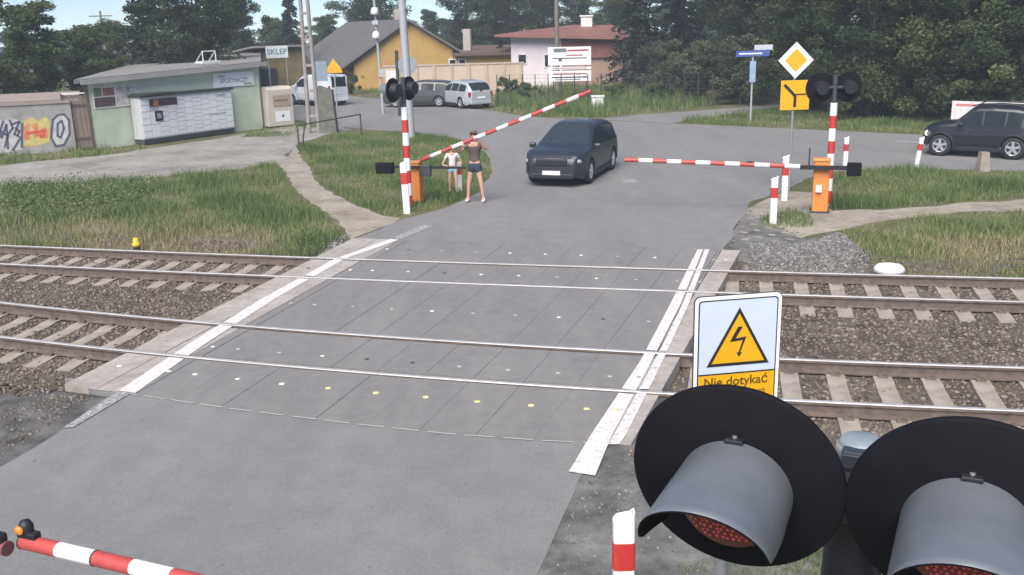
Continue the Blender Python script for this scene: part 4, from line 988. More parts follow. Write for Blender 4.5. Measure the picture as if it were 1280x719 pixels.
# white cabinet on far verge
b, h = upright(747, 136, 121); o = thing('cable_cabinet', 'white cable cabinet on the far verge right of the raised boom tip', 'cabinet', (b.x, b.y, -.05)); g = MB(); g.box((0, 0, h/2+.05), (.62, .4, h), bev=.03); g.build('cabinet', WHITE, o); g = MB(); g.box((0, 0, h+.08), (.7, .48, .08)); g.build('lid', DIRTYW, o); g = MB(); g.box((.1, -.205, h/2+.05), (.4, .012, h*.8)); g.build('door', DIRTYW, o)
# billboard behind the black car
P, Q = G(1187, 168), G(1295, 174); loc, rz, L = frame(P, Q); z1 = upright(1190, 168, 126)[1]; z0 = upright(1190, 168, 158)[1]
o = thing('banner_board', 'long white banner board with red print behind the black car', 'banner', loc, rz); g = MB(); g.box((L/2, 0, (z0+z1)/2), (L, .05, z1-z0)); bb = g.build('board', DIRTYW, o)
g = MB(); g.box((L*.3, -.028, z1-.14), (L*.5, .006, .09)); g.box((L*.6, -.0285, z1-.32), (L*.5, .006, .06)); g.build('printed_strip', mat('faded_red_print', (.45, .18, .16)), bb)
g = MB(); g.box((L*.9, -.028, z1-.5), (L*.18, .007, .5)); g.build('yellow_patch', mat('dull_yellow', (.5, .38, .12)), bb)
for x in (.05, .5, .95): g = MB(); g.cyl((L*x, .06, -.1), (L*x, .06, z1), .04, n=8); g.build('post', WOOD, o)
# white domed cover and yellow marker by the far track
b = G(1111, 343, -.1); o = thing('trackside_cover', 'white domed trackside box beyond the far track', 'trackside box', (b.x, b.y, gz(b.x, b.y))); g = MB(); g.lathe([(0, .30), (.12, .295), (.22, .27), (.265, .22), (.27, .16), (.24, .15)], 20); g.build('lid', WHITE, o); g = MB(); g.cyl((0, 0, -.05), (0, 0, .17), .2, .22, n=16); g.build('base', DIRTYW, o)
b = G(171, 310, -.1); o = thing('track_marker', 'small yellow capped peg beside the far track', 'marker peg', (b.x, b.y, gz(b.x, b.y))); g = MB(); g.cyl((0, 0, -.05), (0, 0, .14), .07, n=12); g.build('peg', DGREY, o); g = MB(); g.lathe([(0, .33), (.05, .325), (.07, .29), (.07, .22), (.095, .21), (.095, .13), (0, .13)], 14); g.build('cap', mat('yellow_cap', (.62, .40, .02), .45), o)

# ---------------------------------------------------------------- barriers
def boom(parent, A, B, r, first, nst, name='boom'):
    """striped boom from A to B as one striped mesh"""
    A, B = Vector(A), Vector(B); g = MB()
    for k in range(nst):
        a = A+(B-A)*(k/nst); b = A+(B-A)*((k+1)/nst); g.cyl(a, b, r, n=12, m=(first+k) % 2, cap=(k in (0, nst-1)))
    return g.build(name, [WHITE, REDW], parent)
bR, hR = upright(1024, 264, 200); bL, hL = upright(521, 252, 203)
tipu, tipz = on_plane(783, 198, bR, bL)
# right barrier: arm level across the road
loc, rz, LL = frame(bR, bL)
def box_machine(o, h, s=1):
    g = MB(); g.box((0, 0, h/2), (.36*s, .34*s, h), bev=.025); g.build('cabinet', ORANGE, o)
    g = MB(); g.box((0, 0, h+.012), (.40*s, .38*s, .05), bev=.015); g.build('lid', mat('faded_orange', (.60, .25, .07), .5), o)
    g = MB(); g.box((0, .0, .02), (.44*s, .42*s, .08)); g.build('base', DGREY, o)
ob = thing('level_crossing_barrier', 'right barrier with orange box and lowered red and white boom', 'barrier', (bR.x, bR.y, -.03), rz, 'barriers of the level crossing')
hz = upright(1024, 264, 206)[1]
box_machine(ob, hR+.03)
for side in (1,):
    g = MB(); g.box((.05, .24, hR*.5), (.13, .02, .17)); g.build('notice', WHITE, ob)
y0 = .26
u1, z1 = on_plane(1000, 202, bR, bL); zt = tipz
boom(ob, (u1, y0, hz+.02), (tipu, y0, zt+.03), .055, 0, 12)
for px in (865, 938):
    u, z = on_plane(px, 196, bR, bL); g = MB(); g.box((u, y0, hz+.09), (.16, .07, .08), bev=.02); g.build('boom_lamp', BLACK, ob)
cu, cz = on_plane(1058, 207, bR, bL); cu2, _ = on_plane(1076, 207, bR, bL)
g = MB(); g.box((cu/2+u1/2, y0, hz), (abs(cu)+u1, .09, .09)); g.build('counterweight_arm', BLACK, ob)
g = MB(); g.box(((cu+cu2)/2, y0, hz-.03), (abs(cu2-cu), .18, .3), bev=.02); g.build('counterweight', BLACKD, ob)
g = MB(); g.cyl((u1-.2, y0, hz), (u1-.2, y0, hz+.45), .018, n=6); g.build('stop_rod', DGREY, ob)
# left barrier, boom pushed up
loc, rz2, LL = frame(bL, bR)
ol = thing('level_crossing_barrier', 'left barrier with orange box and boom lifted at an angle by the woman', 'barrier', (bL.x, bL.y, -.03), rz2, 'barriers of the level crossing')
box_machine(ol, hL+.03, .9); hz2 = upright(521, 252, 206)[1]
tu, tz = on_plane(741, 113, bL, bR)
yb = -.24
boom(ol, (.25, yb, hz2+.18), (tu, yb, tz+.03), .05, 1, 15)
cu, cz = on_plane(496, 206, bL, bR); cu2, _ = on_plane(475, 206, bL, bR)
u3, _ = on_plane(585, 203, bL, bR)
g = MB(); g.box(((cu+u3)/2, yb+.03, hz2), (u3-cu, .05, .06)); g.build('counterweight_arm', BLACK, ol)
g = MB(); g.box(((cu+cu2)/2, yb, hz2-.03), (abs(cu-cu2), .18, .28), bev=.02); g.build('counterweight', BLACKD, ol)
u4, _ = on_plane(536, 205, bL, bR)
g = MB(); g.box((u4, yb, hz2-.08), (.28, .14, .3), bev=.02); g.build('boom_bracket', DGREY, ol)
def boom_pt(u): k = (u-.25)/(tu-.25); return Vector((u, yb, hz2+.18+(tz+.03-hz2-.18)*k))
# near barrier, tip with lamp at the lower left
ZB = 1.05; A = G(30, 677, ZB); B = G(236, 725, ZB); d = (B-A); Lb = d.length; d.normalize()
ob2 = thing('level_crossing_barrier', 'near barrier boom with amber tip lamp at the lower left', 'barrier', (A.x, A.y, 0), math.atan2(d.y, d.x), 'barriers of the level crossing')
st = (G(118, 699, ZB)-A).length/2.0
nst = 14; boom(ob2, (0, 0, ZB), (st*nst, 0, ZB), .055, 1, nst)
g = MB(); g.cyl((-.012, 0, ZB), (0, 0, ZB), .058, n=14); g.cyl((st*2-.006, 0, ZB), (st*2+.006, 0, ZB), .0575, n=14); g.build('end_cap', DGREY, ob2)
g = MB(); g.box((.06, 0, ZB+.07), (.17, .07, .05), bev=.012); g.lathe([(.05, .0), (.05, .07), (.035, .1), (0, .11)], 14, (.045, 0, ZB+.07)); tl = g.build('tip_lamp', BLACK, ob2)
g = MB(); g.lathe([(0, .0), (.026, .003), (.034, .014), (.03, .026), (0, .034)], 14, M=Matrix.Rotation(R(90), 3, 'X'), c=(.045, -.043, ZB+.125)); g.build('lens', AMBER, tl)
xe = st*nst; g = MB(); g.box((xe+.3, .26, .6), (.4, .4, 1.2), bev=.03); g.build('cabinet', ORANGE, ob2); g = MB(); g.box((xe+.4, 0, ZB), (1.4, .09, .09)); g.build('counterweight_arm', BLACK, ob2); g = MB(); g.box((xe+1.2, 0, ZB-.03), (.45, .2, .35), bev=.02); g.build('counterweight', BLACKD, ob2)
# opposite near boom, only its tip shows at the left edge
A2 = G(10, 686, ZB); o = thing('level_crossing_barrier', 'dark tip of the opposite boom at the left picture edge', 'barrier', (A2.x, A2.y, 0), math.atan2(d.y, d.x), 'barriers of the level crossing')
boom(o, (-3.5, 0, ZB), (-.02, 0, ZB), .05, 1, 11); g = MB(); g.cyl((-.02, 0, ZB), (.0, 0, ZB), .054, n=14); g.build('end_cap', mat('dull_maroon', (.14, .06, .06), .6), o); g = MB(); g.box((-.10, 0, ZB+.075), (.16, .07, .07), bev=.015); g.build('tip_lamp', BLACK, o); g = MB(); g.box((-3.7, .26, .6), (.4, .4, 1.2), bev=.03); g.build('cabinet', ORANGE, o)

# ---------------------------------------------------------------- far signals
def striped_post(o, h, r, n, first=1, lean=0):
    g = MB()
    for k in range(n): g.cyl((lean*k/n, 0, h*k/n), (lean*(k+1)/n, 0, h*(k+1)/n), r, n=12, m=(first+k) % 2, cap=(k in (0, n-1)))
    return g.build('post', [WHITE, RED], o)
def far_signal(label, px, py, pyt, x0, x1, yc, rad, ang):
    b, h = upright(px, py, pyt); o = thing('crossing_signal', label, 'crossing signal', (b.x, b.y, -.03), ang, 'crossing signals')
    striped_post(o, h, .085, 8)
    zc = upright(px, py, yc)[1]
    g = MB(); g.cyl((-.35, 0, zc), (.35, 0, zc), .04); g.cyl((0, 0, h-.05), (0, 0, zc+.3), .06); g.build('bracket', DGREY, o)
    for sx in (-1, 1):
        g = MB(); g.cyl((sx*.36, .05, zc), (sx*.36, .075, zc), rad, n=28); g.build('backboard', BLACKD, o)
        g = MB(); g.cyl((sx*.36, -.12, zc), (sx*.36, .05, zc), .16, .18, n=18); g.build('lamp_housing', BLACK, o)
        g = MB(); n = 14; vs = []
        for e in (.07, .36):
            for k in range(n+1): t = R(-20+220*k/n); vs.append((sx*.36+.165*math.cos(t), e, zc+.165*math.sin(t)))
        g.add(vs, [(k, k+1, n+2+k, n+1+k) for k in range(n)]); hd = g.build('hood', HOOD, o)
        g = MB(); g.cyl((sx*.36, .076, zc), (sx*.36, .09, zc), .14, n=18); g.build('lens', mat('dark_red_lens', (.12, .01, .01), .3), o)
    return o
far_signal('far right crossing signal, black paired lamps seen from behind on a striped post', 1035, 252, 127, 1000, 1075, 108, .36, R(8))
far_signal('far left crossing signal, black paired lamps seen from behind by the tall mast', 512, 258, 132, 0, 0, 110, .30, R(62))

# ---------------------------------------------------------------- cars
def car(name, label, loc, ang, L, W, H, paint, style, hatch=True, wr=.33, wb=2.62, clear=.2, lights=False):
    o = thing(name, label, 'van' if style == 'van' else 'car', loc, ang)
    ns = 110; xs_ = np.concatenate([np.linspace(-L/2, -L/2+.25, 14, endpoint=False), np.linspace(-L/2+.25, L/2-.3, ns, endpoint=False), np.linspace(L/2-.3, L/2, 16)])
    belt = {'estate': .60, 'suv': .60, 'hatch': .62, 'van': .60}[style]*H
    if style == 'suv': tx = [(-.5, .62), (-.495, .70), (-.47, .86), (-.42, .955), (-.3, .985), (-.12, 1.), (.03, .985), (.07, .95), (.205, .685), (.24, .655), (.40, .615), (.47, .565), (.495, .49), (.5, .42)]
    elif style == 'estate': tx = [(-.5, .60), (-.495, .68), (-.465, .83), (-.42, .925), (-.3, .975), (-.12, 1.), (-.01, .985), (.035, .95), (.215, .675), (.25, .65), (.40, .61), (.465, .565), (.493, .49), (.5, .42)]
    elif style == 'van': tx = [(-.5, .60), (-.497, .80), (-.485, .94), (-.45, .985), (-.2, 1.), (.06, .985), (.13, .94), (.28, .665), (.38, .625), (.46, .57), (.49, .50), (.5, .44)]
    else: tx = [(-.5, .60), (-.495, .66), (-.46, .80), (-.40, .925), (-.3, .975), (-.1, 1.), (.0, .985), (.05, .95), (.19, .69), (.23, .66), (.39, .60), (.46, .555), (.49, .50), (.5, .42)]
    tX = np.array([a*L for a, b in tx]); tZ = np.array([b*H for a, b in tx])
    zt = np.interp(xs_, tX, tZ); kz = np.array([1, 2, 3, 2, 1.])/9; zt[8:-8] = np.convolve(np.pad(zt, 2, 'edge'), kz, 'valid')[8:-8]
    e = np.minimum((xs_+L/2)/.5, (L/2-xs_)/.7); hw = W/2*(1-.30*np.clip(1-e, 0, 1)**2.4)
    zb = clear+.12*np.clip(1-(L/2-xs_)/.35, 0, 1)+.14*np.clip(1-(xs_+L/2)/.35, 0, 1)
    rwid = W/2*({'estate': .70, 'suv': .76, 'hatch': .72, 'van': .84}[style])
    segs = (7, 6, 5, 6, 8); rings = []
    for i, x in enumerate(xs_):
        bl = min(belt+.015*(x < 0), zt[i]-.05); gh = max(0, min(1, (zt[i]-bl-.05)/(H*.33)))
        hr = (hw[i]*.93)*(1-gh)+min(rwid, hw[i]*.95)*gh
        key = [(hw[i]*.90, zb[i]), (hw[i]*.985, zb[i]+.22*(bl-zb[i])), (hw[i], zb[i]+.6*(bl-zb[i])), (hw[i]*.955, bl), (hr, zt[i]-.035-.05*gh), (hr-.06-.08*gh, zt[i]), (0, zt[i]+.025)]
        pts = []
        sg_ = (5, 6, 6, 7, 4, 7)
        for (a, b), n in zip(zip(key[:-1], key[1:]), sg_):
            for k in range(n): t = k/n; pts.append((a[0]+(b[0]-a[0])*t, a[1]+(b[1]-a[1])*t))
        pts.append(key[-1]); rings.append(pts)
    nr = len(rings[0]); full = []
    for i, x in enumerate(xs_):
        half = rings[i]; full.append([(x, -y, z) for y, z in half]+[(x, y, z) for y, z in half[-2::-1]])
    nf = len(full[0]); VV = [p for r in full for p in r]
    s0 = 5+6+6; s1 = s0+7; s2 = s1+4          # ring index of belt, window top, roof edge
    wxF, wxR = wb/2+.03*L*.3, -wb/2+.03*L*.3
    wxF, wxR = .31*wb*1.62, .31*wb*1.62-wb
    parts = {'body': [], 'windscreen': [], 'rear_window': [], 'L0': [], 'L1': [], 'L2': [], 'R0': [], 'R1': [], 'R2': []}
    xa = {'estate': .02, 'suv': .055, 'hatch': .035, 'van': .115}[style]*L; xb = {'estate': .22, 'suv': .208, 'hatch': .195, 'van': .265}[style]*L
    pill = {'estate': [(-.05*L, .165*L), (-.235*L, -.065*L), (-.415*L, -.255*L)], 'suv': [(-.03*L, .17*L), (-.225*L, -.045*L), (-.415*L, -.245*L)], 'hatch': [(-.04*L, .155*L), (-.225*L, -.055*L), (-.415*L, -.245*L)], 'van': [(.0*L, .215*L)]}[style]
    for i in range(len(xs_)-1):
        xm = (xs_[i]+xs_[i+1])/2
        for j in range(nf-1):
            jj = j if j < nr-1 else nf-2-j; z = (VV[i*nf+j][2]+VV[(i+1)*nf+j+1][2])/2
            f = (i*nf+j, (i+1)*nf+j, (i+1)*nf+j+1, i*nf+j+1)
            key = 'body'
            if jj < s0+2 and any((xm-wx)**2+(z-wr)**2 < (wr+.055)**2 for wx in (wxF, wxR)): continue
            if s0 <= jj < s1-1:
                for k, (a, b) in enumerate(pill):
                    if a < xm < b and (zt[i]-belt) > .14: key = ('L' if j >= nr-1 else 'R')+str(k)
            elif jj >= s2+0 and xa < xm < xb: key = 'windscreen'
            elif jj >= s2 and xm < -.40*L and z > belt+.03 and z < H*.93: key = 'rear_window'
            parts[key].append(f)
    def emit(key, nm, m):
        fs = parts[key]
        if not fs: return
        used = sorted({i for f in fs for i in f}); mp = {k: i for i, k in enumerate(used)}
        g = MB(); g.add([VV[k] for k in used], [tuple(mp[i] for i in f) for f in fs], 0, True)
        if nm == 'body':
            g.add([VV[k] for k in range(nf)], [tuple(range(nf))]); last = (len(xs_)-1)*nf; g.add([VV[last+k] for k in range(nf)], [tuple(range(nf))])
        return g.build(nm, m, o)
    body = emit('body', 'body', paint)
    emit('windscreen', 'windscreen', mat('windscreen_glass', (.03, .037, .045), .07, var=.1, spec=.65)); emit('rear_window', 'rear_window', GLASS)
    for k in ('L0', 'L1', 'L2', 'R0', 'R1', 'R2'): emit(k, 'side_window', GLASS)
    g = MB(); g.box((0, 0, (clear+.3)/1), (L*.93, W*.72, .46)); g.box((-.08*L, 0, belt-.06), (L*.55, W*.8, .1)); g.build('underbody', BLACK, o)
    for wx in (wxF, wxR):
        for s in (-1, 1):
            w = bpy.data.objects.new('wheel', None); COL.objects.link(w); w.parent = o; w.location = (wx, s*(W/2-.115), wr)
            g = MB(); M_ = Matrix.Rotation(R(90), 3, 'X')
            g.lathe([(wr*.64, -.1), (wr*.93, -.105), (wr, -.075), (wr, .075), (wr*.93, .105), (wr*.64, .1)], 28, M=M_); g.build('tyre', TYRE, w)
            g = MB(); g.lathe([(wr*.66, .06), (wr*.66, .1), (wr*.58, .095), (wr*.56, .05)], 24, M=M_) if s < 0 else g.lathe([(wr*.66, -.06), (wr*.66, -.1), (wr*.58, -.095), (wr*.56, -.05)], 24, M=M_)
            for k in range(5):
                t = 2*math.pi*k/5+.3; g.box((math.cos(t)*wr*.32, s*.085, math.sin(t)*wr*.32), (wr*.62, .03, wr*.22), M=Matrix.Rotation(-t, 3, 'Y'))
            g.cyl((0, s*.06, 0), (0, s*.105, 0), wr*.17, n=12); g.build('rim', ALLOY, w)
            g = MB(); g.cyl((0, s*.02, 0), (0, s*.04, 0), wr*.62, n=20); g.build('brake_disc', DGREY, w)
    # lamps, grille, plates, mirrors, handles, sills
    hz_ = zt[-9]-.02
    for s in (-1, 1):
        g = MB(); g.lathe([(0, .06), (.09, .05), (.14, .02), (.155, -.03)], 16, M=Matrix.Rotation(R(90), 3, 'Y')); hl = g.build('headlight', mat('headlight_glass', (.25, .265, .275), .2, var=.05, emit=(1, .95, .8, 3.) if lights else None) if not lights else mat('lit_headlight', (.8, .8, .75), .15, emit=(1, .93, .72, 1.1)), o, ((L/2-.14, s*W*.36, H*.435) if lights else (L/2-.17, s*W*.325, H*.45))); hl.scale = (1, 1.5, .62)
        g = MB(); g.box((0, 0, 0), (.1, .2, .26) if style != 'van' else (.1, .12, .5), bev=.03); tl_ = g.build('taillight', mat('tail_red', (.32, .015, .015), .2), o, (-L/2+.075, s*W*.385, H*.52))
        g = MB(); g.box((0, 0, 0), (.12, .2, .15), bev=.04); g.box((0, -s*.11, -.05), (.06, .08, .04)); g.build('wing_mirror', paint, o, ((.15 if style == 'suv' else .2)*L, s*(W/2+.07), belt+.06))
        for hx in (-.12*L, .06*L):
            g = MB(); g.box((0, 0, 0), (.18, .03, .03), bev=.008); g.build('door_handle', paint if style != 'suv' else DGREY, o, (hx, s*(W/2*.985), belt-.10))
        g = MB(); g.box((0, 0, 0), (wb-.75, .03, .13)); g.build('sill', BLACK, o, ((wxF+wxR)/2, s*(W/2*.955), clear+.03))
        for wx in (wxF, wxR):
            g = MB(); n = 18; pts = [(wx+(wr+.065)*math.cos(R(-6+192*k/n)), s*(W/2*.985-.005), wr+(wr+.065)*math.sin(R(-6+192*k/n))) for k in range(n+1)]; g.tube(pts, .028, 6); g.build('arch_trim', BLACK if style == 'suv' else paint, o)
        # door shut lines
    g = MB(); g.box((L/2-.045, 0, H*.44), (.13, W*.50, .20), bev=.03); g.build('grille', BLACK, o)
    g = MB(); g.box((L/2-.02, 0, clear+.12), (.08, W*.7, .15), bev=.03); g.build('front_bumper', BLACK, o)
    g = MB(); g.box((-L/2+.02, 0, clear+.16), (.08, W*.74, .2), bev=.03); g.build('rear_bumper', BLACK if style == 'suv' else paint, o)
    PLATE = mat('number_plate', (.66, .66, .66), .5)
    g = MB(); g.box((L/2+.025, 0, clear+.22), (.012, .52, .115)); g.build('number_plate', PLATE, o)
    g = MB(); g.box((-L/2-.012, 0, H*.40), (.012, .52, .115)); g.build('number_plate', PLATE, o)
    if style == 'suv':
        for s in (-1, 1): g = MB(); g.tube([(-.38*L, s*rwid*.86, H*.975), (-.3*L, s*rwid*.88, H+.035), (.0, s*rwid*.88, H+.05), (.07*L, s*rwid*.86, H*.985)], .018, 6); g.build('roof_rail', DGREY, o)
    return o, wxF, wxR
def place_by_wheels(fpx, rpx, W, wb, side, **kw):
    """near-side wheel contact pixels give position and heading; side = +1 if the near side is the car's left"""
    F, Rr = G(*fpx), G(*rpx); d = (F-Rr).normalized(); left = Vector((-d.y, d.x, 0))
    wxF = .31*wb*1.62; c = Rr+(F-Rr)*.5 - left*side*(W/2-.115) - d*(wxF-wb/2)
    return (c.x, c.y, 0), math.atan2(d.y, d.x), (F-Rr).length
CB = mat('black_car_paint', (.011, .012, .016), .35, var=.1, coat=.25); CDK = mat('dark_blue_grey_car_paint', (.03, .034, .045), .38, metal=.3, var=.06, coat=.2); CSI = mat('silver_car_paint', (.48, .50, .53), .3, metal=.35, var=.05, coat=.6); CGR = mat('grey_car_paint', (.07, .07, .072), .32, metal=.3, var=.05, coat=.6); CW = mat('white_car_paint', (.62, .65, .70), .4, var=.04, coat=.4)
l, a, w = place_by_wheels((1174, 194.5), (1265, 199.5), 1.76, 2.6, 1); print('suv wb', w); car('parked_suv', 'black compact off-roader waiting on the cross road at right', l, a, w*1.56, 1.74, 1.62, CB, 'suv', wr=.34, wb=w, clear=.26, lights=True)
F, Rr = G(737, 228), G(769, 207); dd = (F-Rr).normalized()
l, a, w = place_by_wheels((735, 229), (769, 208), 1.84, 2.7, 1); print('dark car wheelbase', w)
c_ = G(735, 229); left = Vector((-math.sin(a), math.cos(a), 0)); dv = Vector((math.cos(a), math.sin(a), 0)); c_ = c_-left*(1.84/2-.115)-dv*(.31*2.7*1.62)
car('driving_car', 'dark blue grey estate car driving under the lifted boom', (c_.x, c_.y, 0), a, 4.6, 1.84, 1.60, CDK, 'estate', wr=.35, wb=2.7, clear=.2)
l, a, w = place_by_wheels((549, 136), (574, 138.5), 1.78, 2.55, 1); print('silver', w)
F = G(562, 137.3); a = math.atan2((G(549, 136)-G(574, 138.5)).y, (G(549, 136)-G(574, 138.5)).x)+R(14)
def mid_place(px, py, ang, W): P = G(px, py); left = Vector((-math.sin(ang), math.cos(ang), 0)); return (P.x-left.x*(W/2-.1), P.y-left.y*(W/2-.1), 0)
a_s = R(180-57); car('parked_hatchback', 'silver hatchback parked with its rear to the camera', tuple(G(578, 133)), a_s, 4.2, 1.78, 1.5, CSI, 'hatch', wr=.31, wb=2.55, clear=.18)
a_g = R(180-12); car('parked_hatchback', 'dark grey car parked behind the tall mast, left of the silver hatchback', mid_place(522, 134, a_g, 1.75), a_g, 4.4, 1.75, 1.48, CGR, 'hatch', wr=.31, wb=2.6, clear=.18)
a_v = R(180-42); car('parked_van', 'white van parked behind the twin concrete pole', tuple(G(398, 130.5)), a_v, 4.3, 1.82, 1.82, CW, 'van', wr=.31, wb=2.7, clear=.2)

# ---------------------------------------------------------------- near signal pair, sign
P1 = at_depth(920, 597, 2.75); P2 = at_depth(1209, 649, 2.50); ax = (P2-P1); ax.z = 0; SP = ax.length; ax.normalize()
nrm = Vector((ax.y, -ax.x, 0))           # towards the camera side
ang = math.atan2(ax.y, ax.x); mid = (P1+P2)/2
sgn_ = thing('crossing_signal', 'near crossing signal with two hooded red lamps on black discs', 'crossing signal', (mid.x, mid.y, 0), ang, 'crossing signals')
zc = mid.z; RD = 132.5/1204*2.75
LEDM = mat('red_lens', (.13, .03, .032), .3); LEDP = mat('red_led', (.34, .055, .05), .3, var=.45, scale=60, emit=(1, .12, .1, .035))
for sx in (-1, 1):
    cx = sx*SP/2
    g = MB(); g.lathe([(0, -.012), (RD-.006, -.012), (RD, -.006), (RD, .006), (RD-.006, .012), (0, .012)], 72, (cx, 0, zc), M=Matrix.Rotation(R(99.5), 3, 'X')); bb = g.build('backboard', BLACKD, sgn_)
    g = MB(); g.cyl((cx, .012, zc), (cx, .19, zc), .165, .13, n=32); g.build('lamp_housing', BLACK, sgn_)
    # hood: round visor, open below, cut back towards its lower edge
    rh_ = .162; n = 48; ln = .475; tilt = R(0); vs_o, vs_i = [], []
    Mh = Matrix.Rotation(tilt, 3, 'X')
    K = 14
    g = MB(); grid = []
    for rr_ in (rh_, rh_-.005):
        lay = []
        for k in range(n+1):
            th = R(-26)+R(232)*k/n; hang = math.sin(th)
            le = ln*(.75+.25*hang) if hang > 0 else ln*.75*(1+hang*2.1)
            row = []
            for i in range(K+1):
                v = Vector((rr_*(1+.04*i/K)*math.cos(th), -le*i/K, rr_*(1+.04*i/K)*math.sin(th))); v = Mh @ v; row.append((cx+v.x, v.y-.010, zc-.035+v.z))
            lay.append(row)
        grid.append(lay)
    vs = [p for lay in grid for row in lay for p in row]; w_ = K+1; off = (n+1)*w_
    for k in range(n):
        for i in range(K):
            q0 = k*w_+i
            g.f.append((q0, q0+1, q0+w_+1, q0+w_)); g.m.append(0); g.smooth.append(True)
            g.f.append((off+q0, off+q0+w_, off+q0+w_+1, off+q0+1)); g.m.append(1); g.smooth.append(True)
        q0 = k*w_+K; g.f.append((q0, off+q0, off+q0+w_, q0+w_)); g.m.append(1); g.smooth.append(False)
    for k in (0, n):
        for i in range(K): q0 = k*w_+i; g.f.append((q0, q0+1, off+q0+1, off+q0)); g.m.append(1); g.smooth.append(False)
    g.v = vs
    g.build('hood', [HOOD, BLACKD], sgn_)
    g = MB(); g.box((cx, -.035, zc+.135), (.052, .045, .012), bev=.003); g.box((cx, -.018, zc+.147), (.05, .012, .03), bev=.003); cl_ = g.build('hood_clip', BLACK, sgn_)
    g = MB(); g.cyl((cx, -.037, zc+.141), (cx, -.037, zc+.147), .007, n=8); g.build('screw', GALV, cl_)
    g = MB(); g.lathe([(0, .035), (.08, .028), (.13, .012), (.150, 0), (.152, -.045)], 40, (cx, -.06, zc-.035), M=Matrix.Rotation(R(90), 3, 'X')); lens = g.build('lens', LEDM, sgn_)
    g = MB()
    for i in range(-8, 9):
        for j in range(-8, 9):
            x, z = i*.0165+(j % 2)*.008+random.uniform(-.003, .003), j*.0145+random.uniform(-.003, .003)
            if x*x+z*z < .135**2: y = -.06-.036*(1-(x*x+z*z)/.152**2); g.lathe([(0, .006), (.0045, .004), (.0058, 0)], 6, (cx+x, y, zc-.035+z), M=Matrix.Rotation(R(90), 3, 'X'))
    g.build('led_array', LEDP, lens)
mp = at_depth(1076, 560, 3.02); loc_m = Vector((mp.x-mid.x, mp.y-mid.y, 0)); loc_m = Matrix.Rotation(-ang, 3, 'Z') @ loc_m
ztop = at_depth(1080, 535, 3.02).z
g = MB(); g.cyl((loc_m.x, loc_m.y, -.1), (loc_m.x, loc_m.y, ztop-.04), .062, n=28); g.build('mast', GALV, sgn_)
g = MB(); g.lathe([(0, .004), (.056, .003), (.064, -.004), (.067, -.012), (.067, -.07), (.062, -.075)], 28, (loc_m.x, loc_m.y, ztop-.03)); g.build('mast_cap', mat('dull_zinc', (.22, .275, .30), .6, metal=.2, var=.12, scale=20), sgn_)
g = MB()
zb_ = at_depth(1080, 562, 2.95).z; g.box((loc_m.x, loc_m.y-.075, (zb_+zc-.1)/2), (.095, .045, zb_-zc+.1), bev=.006); g.box((loc_m.x+.005, loc_m.y-.10, zb_-.03), (.10, .02, .05), bev=.005)
g.box((0, .16, zc-.12), (SP*.9, .05, .07), bev=.006); g.box((loc_m.x, (loc_m.y+.15)/2, zc-.12), (.09, abs(loc_m.y-.15)+.02, .066)); g.build('bracket', mat('blue_black_bracket', (.03, .036, .05), .35), sgn_)
g = MB()
for z in (zb_-.03, zb_-.24): g = MB(); g.lathe([(.060, -.018), (.074, -.016), (.074, .016), (.060, .018)], 28, (loc_m.x, loc_m.y, z)); g.build('clamp', GALV, sgn_)
pass
g = MB(); g.cyl((loc_m.x, loc_m.y-.02, zc-.75), (loc_m.x, loc_m.y-.02, zc-.22), .10, .085, n=24); g.build('junction_box', BLACK, sgn_)
g = MB(); g.tube([(loc_m.x+.05, loc_m.y-.09, zc-.3), (loc_m.x+.1, loc_m.y-.14, zc-.45), (loc_m.x+.06, loc_m.y-.12, zc-.7)], .012, 8); g.tube([(cx*.5, .1, zc-.1), (loc_m.x+.12, loc_m.y-.05, zc-.25), (loc_m.x+.05, loc_m.y-.08, zc-.4)], .011, 8); g.build('cable', BLACK, sgn_)

# high voltage sign on its own thin post
DS = 3.28; c0 = at_depth(921, 432, DS); wS = .302; tl_, tr_ = at_depth(865, 367, DS), at_depth(979, 360, DS)
angS = R(9)
hv = thing('high_voltage_sign', 'white and yellow electric hazard plate reading Nie dotykać behind the near lamps', 'warning sign', (c0.x, c0.y, 0), angS)
zt_ = at_depth(921, 363.5, DS).z; wS = .306; hS = .46
def rrect(x0, z0, x1, z1, r, n=5):
    pts = []
    for (cx_, cz_, a0) in ((x1-r, z1-r, 0), (x0+r, z1-r, 90), (x0+r, z0+r, 180), (x1-r, z0+r, 270)):
        for k in range(n+1): t = R(a0+90*k/n); pts.append((cx_+r*math.cos(t), cz_+r*math.sin(t)))
    return pts
PW = mat('plate_white', (.50, .56, .67), .4, var=.03); PEDGE = mat('plate_edge', (.74, .74, .76), .4, var=.03)
INK = mat('black_ink', (.02, .018, .02), .5); PY = mat('plate_yellow', (.68, .35, .012), .4, var=.04); INKY = mat('faded_ink', (.10, .06, .01), .5)
x0, x1, z1, z0 = -wS/2, wS/2, zt_, zt_-hS
g = MB(); g.prism(rrect(x0-.003, z0-.003, x1+.003, z1+.003, .022), -.002, .002); pb = g.build('plate_back', DGREY, hv)
g = MB(); g.prism(rrect(x0, z0, x1, z1, .02), -.0045, -.0022); pe = g.build('plate', PEDGE, hv)
g = MB(); g.prism(rrect(x0+.012, z0+.012, x1-.012, z1-.012, .014), -.0055, -.0047); g.build('border_line', INK, pe)
g = MB(); g.prism(rrect(x0+.0165, z0+.0165, x1-.0165, z1-.0165, .011), -.0065, -.0057); g.build('plate_field', PW, pe)
zy = zt_-.278
g = MB(); g.prism([(x0+.0168, z0+.0168), (x1-.0168, z0+.0168), (x1-.0168, zy), (x0+.0168, zy)], -.0075, -.0067); cp = g.build('caption_panel', PY, pe)
